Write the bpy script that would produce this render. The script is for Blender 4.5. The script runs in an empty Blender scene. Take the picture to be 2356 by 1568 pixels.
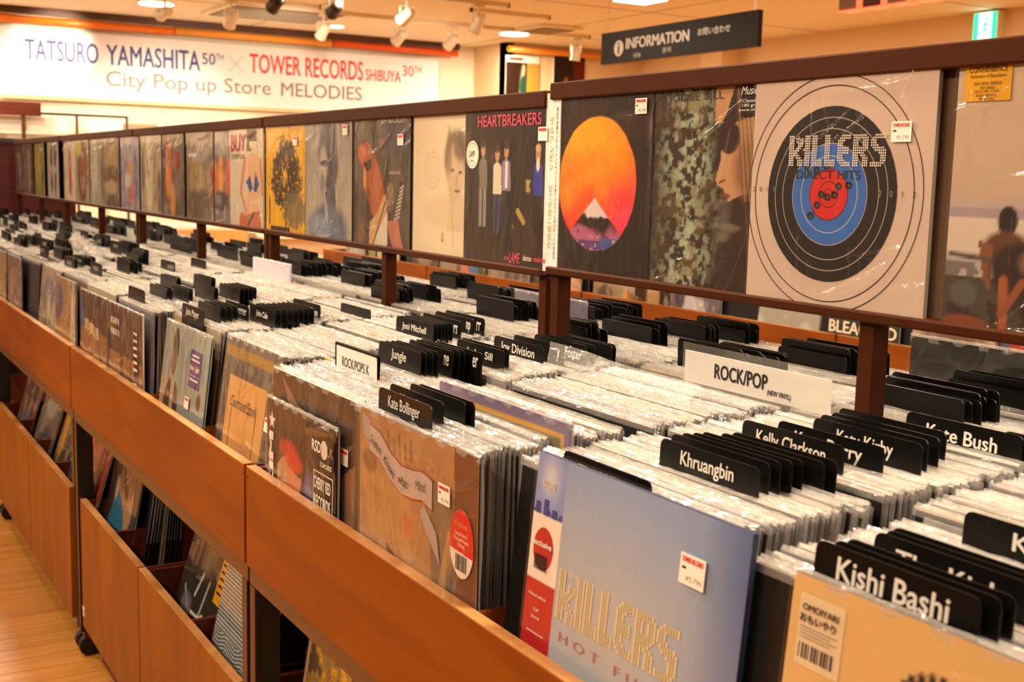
import bpy, bmesh, math, random
import numpy as np
from mathutils import Matrix, Vector

random.seed(7)
RNG = np.random.RandomState(5)
sc = bpy.context.scene
C = sc.collection
PI = math.pi

# ------------------------------------------------------------------ camera
F_PX, YAW, PITCH, ROLL = 2776.05, -0.534773, 0.134583, 0.0241861
def _rx(t): return np.array([[1, 0, 0], [0, math.cos(t), -math.sin(t)], [0, math.sin(t), math.cos(t)]])
def _ry(t): return np.array([[math.cos(t), 0, math.sin(t)], [0, 1, 0], [-math.sin(t), 0, math.cos(t)]])
def _rz(t): return np.array([[math.cos(t), -math.sin(t), 0], [math.sin(t), math.cos(t), 0], [0, 0, 1]])
A = _rz(ROLL) @ _rx(PITCH) @ _ry(YAW) @ np.array([[1, 0, 0], [0, 0, -1], [0, 1, 0]])
cam_d = bpy.data.cameras.new('camera')
cam = bpy.data.objects.new('camera', cam_d); C.objects.link(cam)
mw = Matrix.Identity(4)
for i in range(3):
    mw[i][0] = A[0][i]; mw[i][1] = -A[1][i]; mw[i][2] = -A[2][i]
mw[0][3], mw[1][3], mw[2][3] = 0, 0, 1.42
cam.matrix_world = mw
cam_d.sensor_width = 36; cam_d.lens = F_PX / 2356 * 36
cam_d.clip_start = 0.05; cam_d.clip_end = 60
cam_d.dof.use_dof = True; cam_d.dof.focus_distance = 1.85; cam_d.dof.aperture_fstop = 9.0
sc.camera = cam

# ------------------------------------------------------------------ world, light, exposure
w = bpy.data.worlds.new('world'); sc.world = w; w.use_nodes = True
w.node_tree.nodes['Background'].inputs[0].default_value = (1, .72, .45, 1)
w.node_tree.nodes['Background'].inputs[1].default_value = .02
sc.view_settings.view_transform = 'Standard'; sc.view_settings.look = 'None'
sc.view_settings.gamma = 1; sc.view_settings.exposure = 0.56
sc.view_settings.use_curve_mapping = False
sc.cycles.transparent_max_bounces = 24
sc.cycles.max_bounces = 7
sc.cycles.caustics_reflective = False; sc.cycles.caustics_refractive = False

WARM = (1, .83, .60)
def area(loc, power, size=.22, col=WARM, rot=(0, 0, 0), spread=PI):
    l = bpy.data.lights.new('ceiling_lamp', 'AREA'); l.shape = 'DISK'; l.size = size
    l.energy = power; l.color = col; l.spread = spread
    o = bpy.data.objects.new('ceiling_lamp', l); C.objects.link(o); o.location = loc; o.rotation_euler = rot
    return o
def spot(loc, target, power, angle=50, size=.05, col=WARM, blend=.6):
    l = bpy.data.lights.new('spot_lamp', 'SPOT'); l.energy = power; l.color = col
    l.spot_size = math.radians(angle); l.spot_blend = blend; l.shadow_soft_size = size
    o = bpy.data.objects.new('spot_lamp', l); C.objects.link(o); o.location = loc
    o.rotation_euler = (Vector(target) - Vector(loc)).to_track_quat('-Z', 'Y').to_euler()
    return o
LZ = 2.69
for x in (-1.3, 1.0, 3.4, 5.8):
    for y in (-1.6, .8, 3.2, 5.6, 8.0, 10.0):
        p = 26
        if x == 1.0: p = 34
        area((x + .1 * (y % 2), y, LZ), p)
# unseen spots added for highlights on the racks, then track spots aimed at the banner
for (l, t, p, a) in [((0.2, 2.6, 2.6), (1.0, 1.6, 1.0), 60, 60), ((-.2, 4.4, 2.6), (.9, 3.2, 1.0), 60, 60),
                     ((2.3, 1.2, 2.6), (1.2, 1.9, 1.0), 45, 60), ((2.2, 4.5, 2.6), (1.3, 3.8, 1.0), 70, 60),
                     ((.2, 6.8, 2.6), (1.0, 5.6, 1.0), 60, 60), ((2.4, 6.6, 2.6), (1.4, 6.0, 1.0), 60, 60),
                     ((2.33, 9.36, 2.53), (1.92, 10.97, 2.40), 150, 26), ((3.32, 8.4, 2.5), (3.6, 10.97, 1.5), 60, 75),
                     ((2.9, 9.4, 2.42), (2.8, 10.97, 1.4), 60, 75), ((4.6, 8.4, 2.45), (4.8, 10.97, 1.9), 14, 70),
                     ((1.3, 9.6, 2.5), (1.6, 10.97, 1.5), 25, 75)]:
    spot(l, t, p, a)
for y in (.3, 1.5, 2.7, 4.1, 5.5, 6.9):          # unseen aisle spots added to brighten the covers on the display rails
    spot((-1.1, y - .3, 2.6), (1.18, y, 1.4), 30, 55)

# ------------------------------------------------------------------ helpers
def srgb(c):
    if isinstance(c, str):
        c = c.lstrip('#'); c = tuple(int(c[i:i + 2], 16) / 255 for i in (0, 2, 4))
    return tuple(((v / 12.92) if v <= .04045 else ((v + .055) / 1.055) ** 2.4) for v in c)

def nodes(m):
    m.use_nodes = True
    return m.node_tree.nodes, m.node_tree.links, m.node_tree.nodes['Principled BSDF']

def mat(name, col, rough=.5, metal=0, spec=.5, bump=0, bscale=60, emit=0, var=0, vscale=8):
    m = bpy.data.materials.new(name); n, l, p = nodes(m)
    c = srgb(col) if not isinstance(col, tuple) else col
    p.inputs['Base Color'].default_value = (*c, 1); p.inputs['Roughness'].default_value = rough
    p.inputs['Metallic'].default_value = metal; p.inputs['Specular IOR Level'].default_value = spec
    if emit:
        p.inputs['Emission Color'].default_value = (*c, 1); p.inputs['Emission Strength'].default_value = emit
    if bump or var:
        tc = n.new('ShaderNodeTexCoord')
        nz = n.new('ShaderNodeTexNoise'); nz.inputs['Scale'].default_value = bscale if bump else vscale
        l.new(tc.outputs['Object'], nz.inputs['Vector'])
        if bump:
            b = n.new('ShaderNodeBump'); b.inputs['Strength'].default_value = bump; b.inputs['Distance'].default_value = .002
            l.new(nz.outputs['Fac'], b.inputs['Height']); l.new(b.outputs['Normal'], p.inputs['Normal'])
        if var:
            nv = n.new('ShaderNodeTexNoise'); nv.inputs['Scale'].default_value = vscale
            l.new(tc.outputs['Object'], nv.inputs['Vector'])
            mx = n.new('ShaderNodeMix'); mx.data_type = 'RGBA'
            mx.inputs['A'].default_value = (*[v * (1 - var) for v in c], 1)
            mx.inputs['B'].default_value = (*[min(1, v * (1 + var)) for v in c], 1)
            l.new(nv.outputs['Fac'], mx.inputs['Factor']); l.new(mx.outputs['Result'], p.inputs['Base Color'])
    return m

def wood(name, c1, c2, scale=(1.5, 40, 40), rough=.35, detail=4, rand=0.0, coat=.15):
    """Wood with grain stretched along the object's first axis of the scale."""
    m = bpy.data.materials.new(name); n, l, p = nodes(m)
    tc = n.new('ShaderNodeTexCoord'); mp = n.new('ShaderNodeMapping'); mp.inputs['Scale'].default_value = scale
    geo = n.new('ShaderNodeObjectInfo')
    add = n.new('ShaderNodeVectorMath'); add.operation = 'ADD'
    sc3 = n.new('ShaderNodeMath'); sc3.operation = 'MULTIPLY'; sc3.inputs[1].default_value = 37.0
    l.new(geo.outputs['Random'], sc3.inputs[0]); l.new(tc.outputs['Object'], add.inputs[0]); l.new(sc3.outputs[0], add.inputs[1])
    l.new(add.outputs[0], mp.inputs['Vector'])
    nz = n.new('ShaderNodeTexNoise'); nz.inputs['Scale'].default_value = 1; nz.inputs['Detail'].default_value = detail
    nz.inputs['Distortion'].default_value = .6
    l.new(mp.outputs[0], nz.inputs['Vector'])
    r = n.new('ShaderNodeValToRGB'); r.color_ramp.elements[0].position = .3; r.color_ramp.elements[1].position = .72
    r.color_ramp.elements[0].color = (*srgb(c1), 1); r.color_ramp.elements[1].color = (*srgb(c2), 1)
    l.new(nz.outputs['Fac'], r.inputs[0])
    if rand:
        hs = n.new('ShaderNodeHueSaturation'); mr = n.new('ShaderNodeMapRange')
        mr.inputs['To Min'].default_value = 1 - rand; mr.inputs['To Max'].default_value = 1 + rand
        l.new(geo.outputs['Random'], mr.inputs['Value']); l.new(mr.outputs[0], hs.inputs['Value'])
        l.new(r.outputs[0], hs.inputs['Color']); l.new(hs.outputs[0], p.inputs['Base Color'])
    else:
        l.new(r.outputs[0], p.inputs['Base Color'])
    p.inputs['Roughness'].default_value = rough; p.inputs['Coat Weight'].default_value = coat; p.inputs['Specular IOR Level'].default_value = .25
    b = n.new('ShaderNodeBump'); b.inputs['Strength'].default_value = .12; b.inputs['Distance'].default_value = .001
    l.new(nz.outputs['Fac'], b.inputs['Height']); l.new(b.outputs['Normal'], p.inputs['Normal'])
    return m

M = {}
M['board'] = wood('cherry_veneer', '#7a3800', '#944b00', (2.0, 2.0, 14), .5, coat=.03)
M['drawer'] = wood('cherry_drawer_veneer', '#824704', '#9c5c0c', (7, 3, 1.6), .5, coat=0.0)
M['board_edge'] = wood('worn_board_edge', '#9a6030', '#d9a365', (8, 8, 60), .3)
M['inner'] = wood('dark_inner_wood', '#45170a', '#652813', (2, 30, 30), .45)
M['floor'] = wood('floor_plank_wood', '#b3742c', '#cf9348', (1.6, 26, 26), .38, rand=.09)
M['frame'] = mat('bronze_metal', '#4c2d17', .38, .25, bump=.1, bscale=300)
M['rail'] = mat('brown_rail_metal', '#431d04', .5, .0, spec=.12, bump=.1, bscale=400)
M['beam'] = mat('grey_brown_beam', '#6b4a2c', .42, .3, bump=.1, bscale=400)
M['black'] = mat('black_paint', '#0b0908', .45)
M['rubber'] = mat('black_rubber', '#070605', .6)
M['div'] = mat('black_divider_plastic', '#080707', .36, spec=.25)
M['divred'] = mat('maroon_divider_plastic', '#150606', .34)
M['white'] = mat('white_print', '#f1ece4', .5)
M['letter'] = mat('white_lettering', '#e9e4da', .5)
M['paper'] = mat('label_paper', '#f3ede2', .5)
M['ink'] = mat('dark_ink', '#1b1613', .5)
M['redink'] = mat('red_ink', '#e4331c', .5)
M['wall'] = mat('beige_wall_paint', '#e8cfa6', .7, bump=.05, bscale=120)
M['wallw'] = mat('pale_wall_paint', '#f4e8d2', .7)
M['walld'] = mat('brown_wall_paint', '#6b4a30', .7)
M['ceil'] = mat('ceiling_paint', '#f3e6cf', .75, bump=.04, bscale=90)
M['maroon'] = wood('maroon_panel', '#2c0806', '#45110c', (2, 20, 20), .4)
M['metalw'] = mat('white_lamp_enamel', '#e8dcc6', .35)
M['lampdark'] = mat('dark_lamp_enamel', '#1a1410', .4)

def print_mat(name, rough=.42, spec=.35, coat=0.0):
    m = bpy.data.materials.new(name); n, l, p = nodes(m)
    a = n.new('ShaderNodeAttribute'); a.attribute_name = 'Col'
    l.new(a.outputs['Color'], p.inputs['Base Color'])
    p.inputs['Roughness'].default_value = rough; p.inputs['Specular IOR Level'].default_value = spec
    p.inputs['Coat Weight'].default_value = coat
    return m
M['print'] = print_mat('printed_card', .4, .35, .1)

def film_mat(name, bstr, haze, scale, rough=.1):
    """Clear plastic film: sees through, reflects lamps in its creases, slightly milky."""
    m = bpy.data.materials.new(name); m.use_nodes = True; n = m.node_tree.nodes; l = m.node_tree.links
    n.clear(); out = n.new('ShaderNodeOutputMaterial')
    tr = n.new('ShaderNodeBsdfTransparent'); gl = n.new('ShaderNodeBsdfGlossy'); gl.inputs['Roughness'].default_value = rough
    df = n.new('ShaderNodeBsdfDiffuse'); df.inputs[0].default_value = (.9, .88, .85, 1)
    tc = n.new('ShaderNodeTexCoord')
    mp = n.new('ShaderNodeMapping'); mp.inputs['Scale'].default_value = scale
    mp.inputs['Rotation'].default_value = (0, .5, 0)
    oi = n.new('ShaderNodeObjectInfo'); ad = n.new('ShaderNodeVectorMath'); ad.operation = 'ADD'
    mu = n.new('ShaderNodeMath'); mu.operation = 'MULTIPLY'; mu.inputs[1].default_value = 53.0
    l.new(oi.outputs['Random'], mu.inputs[0]); l.new(tc.outputs['Object'], ad.inputs[0]); l.new(mu.outputs[0], ad.inputs[1])
    l.new(ad.outputs[0], mp.inputs['Vector'])
    nz = n.new('ShaderNodeTexNoise'); nz.inputs['Scale'].default_value = 1; nz.inputs['Detail'].default_value = 3
    nz.inputs['Distortion'].default_value = 1.2
    l.new(mp.outputs[0], nz.inputs['Vector'])
    b = n.new('ShaderNodeBump'); b.inputs['Strength'].default_value = bstr; b.inputs['Distance'].default_value = .012
    l.new(nz.outputs['Fac'], b.inputs['Height'])
    l.new(b.outputs['Normal'], gl.inputs['Normal'])
    fr = n.new('ShaderNodeFresnel'); l.new(b.outputs['Normal'], fr.inputs['Normal'])
    ge = n.new('ShaderNodeNewGeometry'); mi = n.new('ShaderNodeMapRange'); mi.inputs['To Min'].default_value = 1.45; mi.inputs['To Max'].default_value = 1 / 1.45
    l.new(ge.outputs['Backfacing'], mi.inputs['Value']); l.new(mi.outputs[0], fr.inputs['IOR'])
    m1 = n.new('ShaderNodeMixShader'); l.new(fr.outputs[0], m1.inputs[0]); l.new(tr.outputs[0], m1.inputs[1]); l.new(gl.outputs[0], m1.inputs[2])
    m2 = n.new('ShaderNodeMixShader'); m2.inputs[0].default_value = haze
    l.new(m1.outputs[0], m2.inputs[1]); l.new(df.outputs[0], m2.inputs[2]); l.new(m2.outputs[0], out.inputs[0])
    return m
M['film'] = film_mat('clear_wrap', .22, .015, (14, 14, 5))
M['fringe'] = film_mat('milky_bag_plastic', 1.0, .17, (34, 34, 110), .09)
M['acrylic'] = film_mat('clear_acrylic', 0.0, .05, (1, 1, 1), .05)

def link(o, parent=None):
    C.objects.link(o)
    if parent is not None: o.parent = parent
    return o

def mobj(name, me, parent=None, loc=(0, 0, 0), rot=(0, 0, 0)):
    o = bpy.data.objects.new(name, me); link(o, parent); o.location = loc; o.rotation_euler = rot
    return o

def tag(o, label=None, cat=None, group=None, kind=None):
    if label: o['label'] = label
    if cat: o['category'] = cat
    if group: o['group'] = group
    if kind: o['kind'] = kind
    return o

def thing(name, label, cat, loc=(0, 0, 0), rot=(0, 0, 0), group=None):
    o = bpy.data.objects.new(name, None); link(o); o.location = loc; o.rotation_euler = rot
    o.empty_display_size = .05
    return tag(o, label, cat, group)

def bm_box(bm, x0, x1, y0, y1, z0, z1, mi=0):
    v = [bm.verts.new(p) for p in ((x0, y0, z0), (x1, y0, z0), (x1, y1, z0), (x0, y1, z0), (x0, y0, z1), (x1, y0, z1), (x1, y1, z1), (x0, y1, z1))]
    fs = []
    for idx in ((0, 3, 2, 1), (4, 5, 6, 7), (0, 1, 5, 4), (1, 2, 6, 5), (2, 3, 7, 6), (3, 0, 4, 7)):
        f = bm.faces.new([v[i] for i in idx]); f.material_index = mi; fs.append(f)
    return fs

def finish(bm, name, mats, smooth=False):
    me = bpy.data.meshes.new(name); bm.to_mesh(me); bm.free()
    for m in (mats if isinstance(mats, (list, tuple)) else [mats]): me.materials.append(m)
    if smooth: me.polygons.foreach_set('use_smooth', [True] * len(me.polygons))
    return me

def box(name, x0, x1, y0, y1, z0, z1, m, parent=None, bev=0.0, origin=None):
    bm = bmesh.new(); bm_box(bm, x0, x1, y0, y1, z0, z1)
    if bev: bmesh.ops.bevel(bm, geom=list(bm.edges), offset=bev, segments=2, affect='EDGES', profile=.5)
    return mobj(name, finish(bm, name, m), parent)

def cyl_bm(bm, r, z0, z1, seg=20, r2=None, mat_i=0, c=(0, 0), mx=None):
    r2 = r if r2 is None else r2
    a = [bm.verts.new((c[0] + r * math.cos(2 * PI * i / seg), c[1] + r * math.sin(2 * PI * i / seg), z0)) for i in range(seg)]
    b = [bm.verts.new((c[0] + r2 * math.cos(2 * PI * i / seg), c[1] + r2 * math.sin(2 * PI * i / seg), z1)) for i in range(seg)]
    fs = [bm.faces.new((a[i], a[(i + 1) % seg], b[(i + 1) % seg], b[i])) for i in range(seg)]
    fs.append(bm.faces.new(a[::-1])); fs.append(bm.faces.new(b))
    for f in fs: f.material_index = mat_i
    if mx is not None: bmesh.ops.transform(bm, matrix=mx, verts=a + b)
    return a + b

# ---- lettering
FITS = []
def text(parent, s, x, z, h, m, y=-.002, w=None, bold=.0, align='CENTER', name='lettering', shear=0, roty=0.0, vert=False, space=1.0):
    """Flat lettering standing in the local x-z plane, facing -y. h = height of the whole string's ink; w = its width."""
    cu = bpy.data.curves.new(name, 'FONT'); cu.body = s; cu.size = 1; cu.shear = shear; cu.space_character = space
    cu.align_x = align; cu.align_y = 'CENTER'; cu.fill_mode = 'FRONT'; cu.resolution_u = 3
    if vert: cu.space_line = .95
    cu.materials.append(m)
    o = mobj(name, cu, parent, (x, y, z), (PI / 2, roty, 0))
    FITS.append((o, w, h, bold))
    return o

# ---- vector print in u,v of a record cover (u right, v up)
def arr(c): return np.array(srgb(c)) if isinstance(c, str) else np.array(c)

REC = {}
def vec(parent, shapes, W=None, H=None, name='cover_print', y=-.0012):
    W, H = W or REC.get(parent.name, (.315, .315))[0], H or REC.get(parent.name, (.315, .315))[1]
    bm = bmesh.new(); col = bm.loops.layers.float_color.new('Col')
    def face(pts, c, lay):
        vs = [bm.verts.new(((u - .5) * W, y - lay * .00006, v * H)) for u, v in pts]
        f = bm.faces.new(vs)
        for lp_ in f.loops: lp_[col] = (*arr(c), 1)
        return f
    for lay, s in enumerate(shapes):
        k = s[0]
        if k == 'disc':
            _, cu, cv, ru, rv, c = s
            face([(cu + ru * math.cos(t * PI / 24), cv + rv * math.sin(t * PI / 24)) for t in range(48)], c, lay)
        elif k == 'ring':
            _, cu, cv, r, th, c = s
            for t in range(72):
                a0, a1 = t * PI / 36, (t + 1) * PI / 36
                face([(cu + (r - th) * math.cos(a0), cv + (r - th) * math.sin(a0)), (cu + r * math.cos(a0), cv + r * math.sin(a0)),
                      (cu + r * math.cos(a1), cv + r * math.sin(a1)), (cu + (r - th) * math.cos(a1), cv + (r - th) * math.sin(a1))], c, lay)
        elif k == 'rect':
            _, u0, v0, u1, v1, c = s
            face([(u0, v0), (u1, v0), (u1, v1), (u0, v1)], c, lay)
        elif k == 'poly':
            face(s[1], s[2], lay)
        elif k == 'dots':
            _, pts, r, c, n = s
            for (u, v) in pts:
                if n == 4: face([(u - r, v - r * .8), (u + r, v - r * .8), (u + r, v + r * .8), (u - r, v + r * .8)], c, lay)
                else: face([(u + r * math.cos(t * 2 * PI / n), v + r * math.sin(t * 2 * PI / n)) for t in range(n)], c, lay)
    me = finish(bm, name, M['print'])
    return mobj(name, me, parent)

GL = {'k': ["###.....", "###.....", "###.....", "###..###", "###..###", "###.###.", "######..", "#####...", "######..", "###.###.", "###..###", "###..###", "###..###"],
      'I': ["###"] * 13, 'L': ["###..."] * 10 + ["######"] * 3,
      'E': ["..#####", ".######", "####...", "###....", "###....", "######.", "######.", "######.", "###....", "###....", "####...", ".######", "..#####"],
      'R': ["#######.", "########", "###..###", "###..###", "###..###", "########", "#######.", "######..", "###.###.", "###..###", "###..###", "###..###", "###..###"],
      'S': ["..######", ".#######", "###.....", "###.....", "####....", ".######.", "..######", "....####", ".....###", ".....###", ".....###", "#######.", "######.."]}
def logo_dots(u0, v0, u1, v1):
    word = 'kILLERS'; tot = sum(len(GL[c][0]) for c in word) + len(word) - 1
    du = (u1 - u0) / tot; dv = (v1 - v0) / 13; x = 0; pts = []
    for c in word:
        for r, row in enumerate(GL[c]):
            for q, ch in enumerate(row):
                if ch == '#': pts.append((u0 + (x + q + .5) * du, v1 - (r + .5) * dv))
        x += len(GL[c][0]) + 1
    return pts, min(du, dv) * .42

# ---- painted covers: a small canvas whose pixels become vertex colours of the cover
class Canvas:
    def __init__(s, n=64, base='#808080'):
        s.n = n; g = np.linspace(0, 1, n + 1); s.U, s.V = np.meshgrid(g, g)
        s.c = np.ones((n + 1, n + 1, 3)) * arr(base)
    def noise(s, sx, sy, seed, oct=3):
        r = np.random.RandomState(seed); out = np.zeros_like(s.U); amp = 1; tot = 0
        for o in range(oct):
            gx, gy = int(sx * 2 ** o) + 2, int(sy * 2 ** o) + 2
            t = r.rand(gy + 1, gx + 1); x = np.clip(s.U, 0, .9999) * (gx - 1); y = np.clip(s.V, 0, .9999) * (gy - 1)
            xi = x.astype(int); yi = y.astype(int); fx = x - xi; fy = y - yi
            fx = fx * fx * (3 - 2 * fx); fy = fy * fy * (3 - 2 * fy)
            v = (t[yi, xi] * (1 - fx) + t[yi, xi + 1] * fx) * (1 - fy) + (t[yi + 1, xi] * (1 - fx) + t[yi + 1, xi + 1] * fx) * fy
            out += v * amp; tot += amp; amp *= .55
        return out / tot
    def mix(s, k, col):
        k = np.clip(k, 0, 1)[..., None]; s.c = s.c * (1 - k) + arr(col) * k; return s
    def grad(s, c0, c1, ax='v', a=0, b=1):
        t = s.V if ax == 'v' else s.U; t = np.clip((t - a) / (b - a), 0, 1)[..., None]
        s.c = arr(c0) * (1 - t) + arr(c1) * t; return s
    def ell(s, cu, cv, ru, rv, col, soft=.08, op=1, rot=0):
        du, dv = s.U - cu, s.V - cv
        if rot: du, dv = du * math.cos(rot) + dv * math.sin(rot), -du * math.sin(rot) + dv * math.cos(rot)
        d = np.sqrt((du / ru) ** 2 + (dv / rv) ** 2)
        return s.mix(np.clip((1 - d) / soft + .5, 0, 1) * op, col)
    def rect(s, u0, v0, u1, v1, col, op=1):
        return s.mix(((s.U >= u0) & (s.U <= u1) & (s.V >= v0) & (s.V <= v1)) * float(op), col)
    def poly(s, pts, col, op=1):
        ins = np.zeros_like(s.U, bool); j = len(pts) - 1
        for i in range(len(pts)):
            (xi, yi), (xj, yj) = pts[i], pts[j]
            if yi != yj: ins ^= ((s.V < yi) != (s.V < yj)) & (s.U < (xj - xi) * (s.V - yi) / (yj - yi) + xi)
            j = i
        return s.mix(ins * float(op), col)
    def blot(s, sx, sy, seed, th, col, soft=.06, op=1, mask=None):
        k = np.clip((s.noise(sx, sy, seed) - th) / soft, 0, 1) * op
        if mask is not None: k = k * mask
        return s.mix(k, col)
    def line(s, x0, y0, x1, y1, wd, col, op=1):
        dx, dy = x1 - x0, y1 - y0; L = dx * dx + dy * dy
        t = np.clip(((s.U - x0) * dx + (s.V - y0) * dy) / L, 0, 1)
        d = np.hypot(s.U - x0 - t * dx, s.V - y0 - t * dy)
        return s.mix(np.clip((wd - d) / (.6 / s.n) + .5, 0, 1) * op, col)
    def grain(s, k, seed=1):
        s.c = np.clip(s.c * (1 + k * (np.random.RandomState(seed).rand(*s.U.shape)[..., None] - .5)), 0, 1); return s
    def build(s, parent, W=.315, H=.315, y=-.0006, name='cover_print'):
        n = s.n; me = bpy.data.meshes.new(name)
        co = np.zeros(((n + 1) ** 2, 3), np.float32)
        co[:, 0] = (s.U.ravel() - .5) * W; co[:, 1] = y; co[:, 2] = s.V.ravel() * H
        i = np.arange(n * n); r, c_ = i // n, i % n; a = r * (n + 1) + c_
        q = np.stack([a, a + 1, a + n + 2, a + n + 1], 1).astype(np.int32)
        me.vertices.add(len(co)); me.vertices.foreach_set('co', co.ravel())
        me.loops.add(q.size); me.loops.foreach_set('vertex_index', q.ravel())
        me.polygons.add(n * n); me.polygons.foreach_set('loop_start', np.arange(0, q.size, 4, dtype=np.int32))
        me.update(calc_edges=True)
        at = me.color_attributes.new('Col', 'FLOAT_COLOR', 'POINT')
        rgba = np.ones(((n + 1) ** 2, 4), np.float32); rgba[:, :3] = s.c.reshape(-1, 3)
        at.data.foreach_set('color', rgba.ravel())
        me.materials.append(M['print'])
        return mobj(name, me, parent)

# ================================================================== SETTING
def struct(name, *a, **k):
    o = box(name, *a, **k); o['kind'] = 'structure'; return o
RX0, RX1, RY0, RY1, CZ = -5.0, 7.65, -3.2, 11.0, 2.72
floor = struct('floor', RX0, RX1, RY0, RY1 + 1.2, -.12, -.004, M['inner'])
ceil_ = struct('ceiling', RX0, RX1, RY0, RY1 + 1.2, CZ, CZ + .1, M['ceil'])
struct('wall_left', RX0 - .1, RX0, RY0, RY1 + 1.2, -.12, CZ + .1, M['walld'])
struct('wall_right', RX1, RX1 + .1, RY0, RY1 + 1.2, -.12, CZ + .1, M['wall'])
struct('wall_near', RX0 - .1, RX1 + .1, RY0 - .1, RY0, -.12, CZ + .1, M['walld'])
struct('wall_back', RX0 - .1, 6.0, RY1 + .02, RY1 + .12, -.12, CZ + .1, M['wallw'])
struct('wall_jog', 6.0, RX1 + .1, 10.4, 10.5, -.12, CZ + .1, M['wall'])
struct('wall_side', 6.0, 6.1, 10.4, 12.2, -.12, CZ + .1, M['wall'])
struct('trim_pillar', 7.42, 7.65, 8.85, 9.15, 0, CZ, M['wall'])
# floor planks: real boards where the photograph shows them, the rest of the floor in the same boards a little longer
pl_me = {}
def plank_mesh(L):
    if L not in pl_me:
        bm = bmesh.new(); bm_box(bm, 0, L, 0, .0885, -.0035, .0)
        bmesh.ops.bevel(bm, geom=[e for e in bm.edges if e.verts[0].co.z > -.001 and e.verts[1].co.z > -.001], offset=.0008, segments=1, affect='EDGES')
        pl_me[L] = finish(bm, 'plank', M['floor'])
    return pl_me[L]
k = 0; y = 2.6
while y < 6.6:
    x = -.55 + random.random() * -.5
    while x < .72:
        o = mobj('plank', plank_mesh(.9), floor, (x, y, 0)); x += .9012; k += 1
    y += .09
bm = bmesh.new()
for y0, y1, x0, x1 in ((RY0, 2.6, RX0, RX1), (2.6, 6.65, .72, RX1), (2.6, 6.65, RX0, -1.06), (6.65, RY1 + 1, RX0, RX1)):
    y = y0 + .001
    while y < y1 - .09:
        x = x0 + random.random() * -.0
        st = random.random() * 1.5 + .5
        while x < x1:
            bm_box(bm, x, min(x + st, x1) - .0012, y, y + .0885, -.0035, 0); x += st; st = 1.8
        y += .09
o = mobj('plank_field', finish(bm, 'plank_field', M['floor']), floor); o['kind'] = 'stuff'
# ceiling seams and vents
for i, y in enumerate((-1.2, .6, 2.4, 4.2, 6.0, 7.8, 9.6)):
    box('panel_joint', RX0, RX1, y, y + .006, CZ - .002, CZ + .001, M['frame'], ceil_)
for i, x in enumerate((-.8, 1.4, 3.6, 5.8)):
    box('panel_joint', x, x + .006, RY0, RY1, CZ - .002, CZ + .001, M['frame'], ceil_)

def vent(x, y, w, d, label):
    t = thing('air_vent', label, 'vent', (x, y, CZ))
    bm = bmesh.new(); bm_box(bm, -w / 2, w / 2, -d / 2, d / 2, -.03, 0)
    mobj('frame', finish(bm, 'frame', M['ceil']), t)
    box('recess', -w / 2 + .05, w / 2 - .05, -d / 2 + .05, d / 2 - .05, -.034, -.03, M['frame'], t)
    n = 7; bm0 = bmesh.new(); bm_box(bm0, -w / 2 + .06, w / 2 - .06, -.012, .012, -.04, -.035); sm = finish(bm0, 'slat', M['metalw'])
    for i in range(n): mobj('slat', sm, t, (0, -d / 2 + .08 + (d - .16) * i / (n - 1), 0), (.5, 0, 0))
vent(3.45, 9.75, 1.0, .8, 'large square air conditioning cassette in the ceiling above the white banner')
vent(5.7, 9.15, .42, .5, 'small ceiling grille near the round lit downlight')

def downlight(x, y, label, r=.13):
    t = thing('downlight', label, 'light', (x, y, CZ), group='round downlights')
    bm = bmesh.new(); cyl_bm(bm, r + .02, -.008, 0, 28); mobj('trim_ring', finish(bm, 'ring', M['metalw']), t)
    bm = bmesh.new(); cyl_bm(bm, r, -.014, -.009, 28)
    mobj('lens', finish(bm, 'lens', mat('lit_lens', (1, .86, .62), .4, emit=9)), t)
downlight(2.52, 9.9, 'bright round downlight above the left end of the white banner')
downlight(5.69, 9.7, 'round lit downlight just left of the black hanging sign')
downlight(4.2, 10.3, 'small round downlight above the middle of the banner', .07)
t = thing('panel_light', 'square lit ceiling panel at the top edge of the picture', 'light', (5.32, 7.28, CZ))
box('frame', -.16, .16, -.16, .16, -.012, 0, M['metalw'], t)
box('lens', -.14, .14, -.14, .14, -.016, -.012, mat('lit_panel', (1, .85, .62), .4, emit=5), t)

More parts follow.
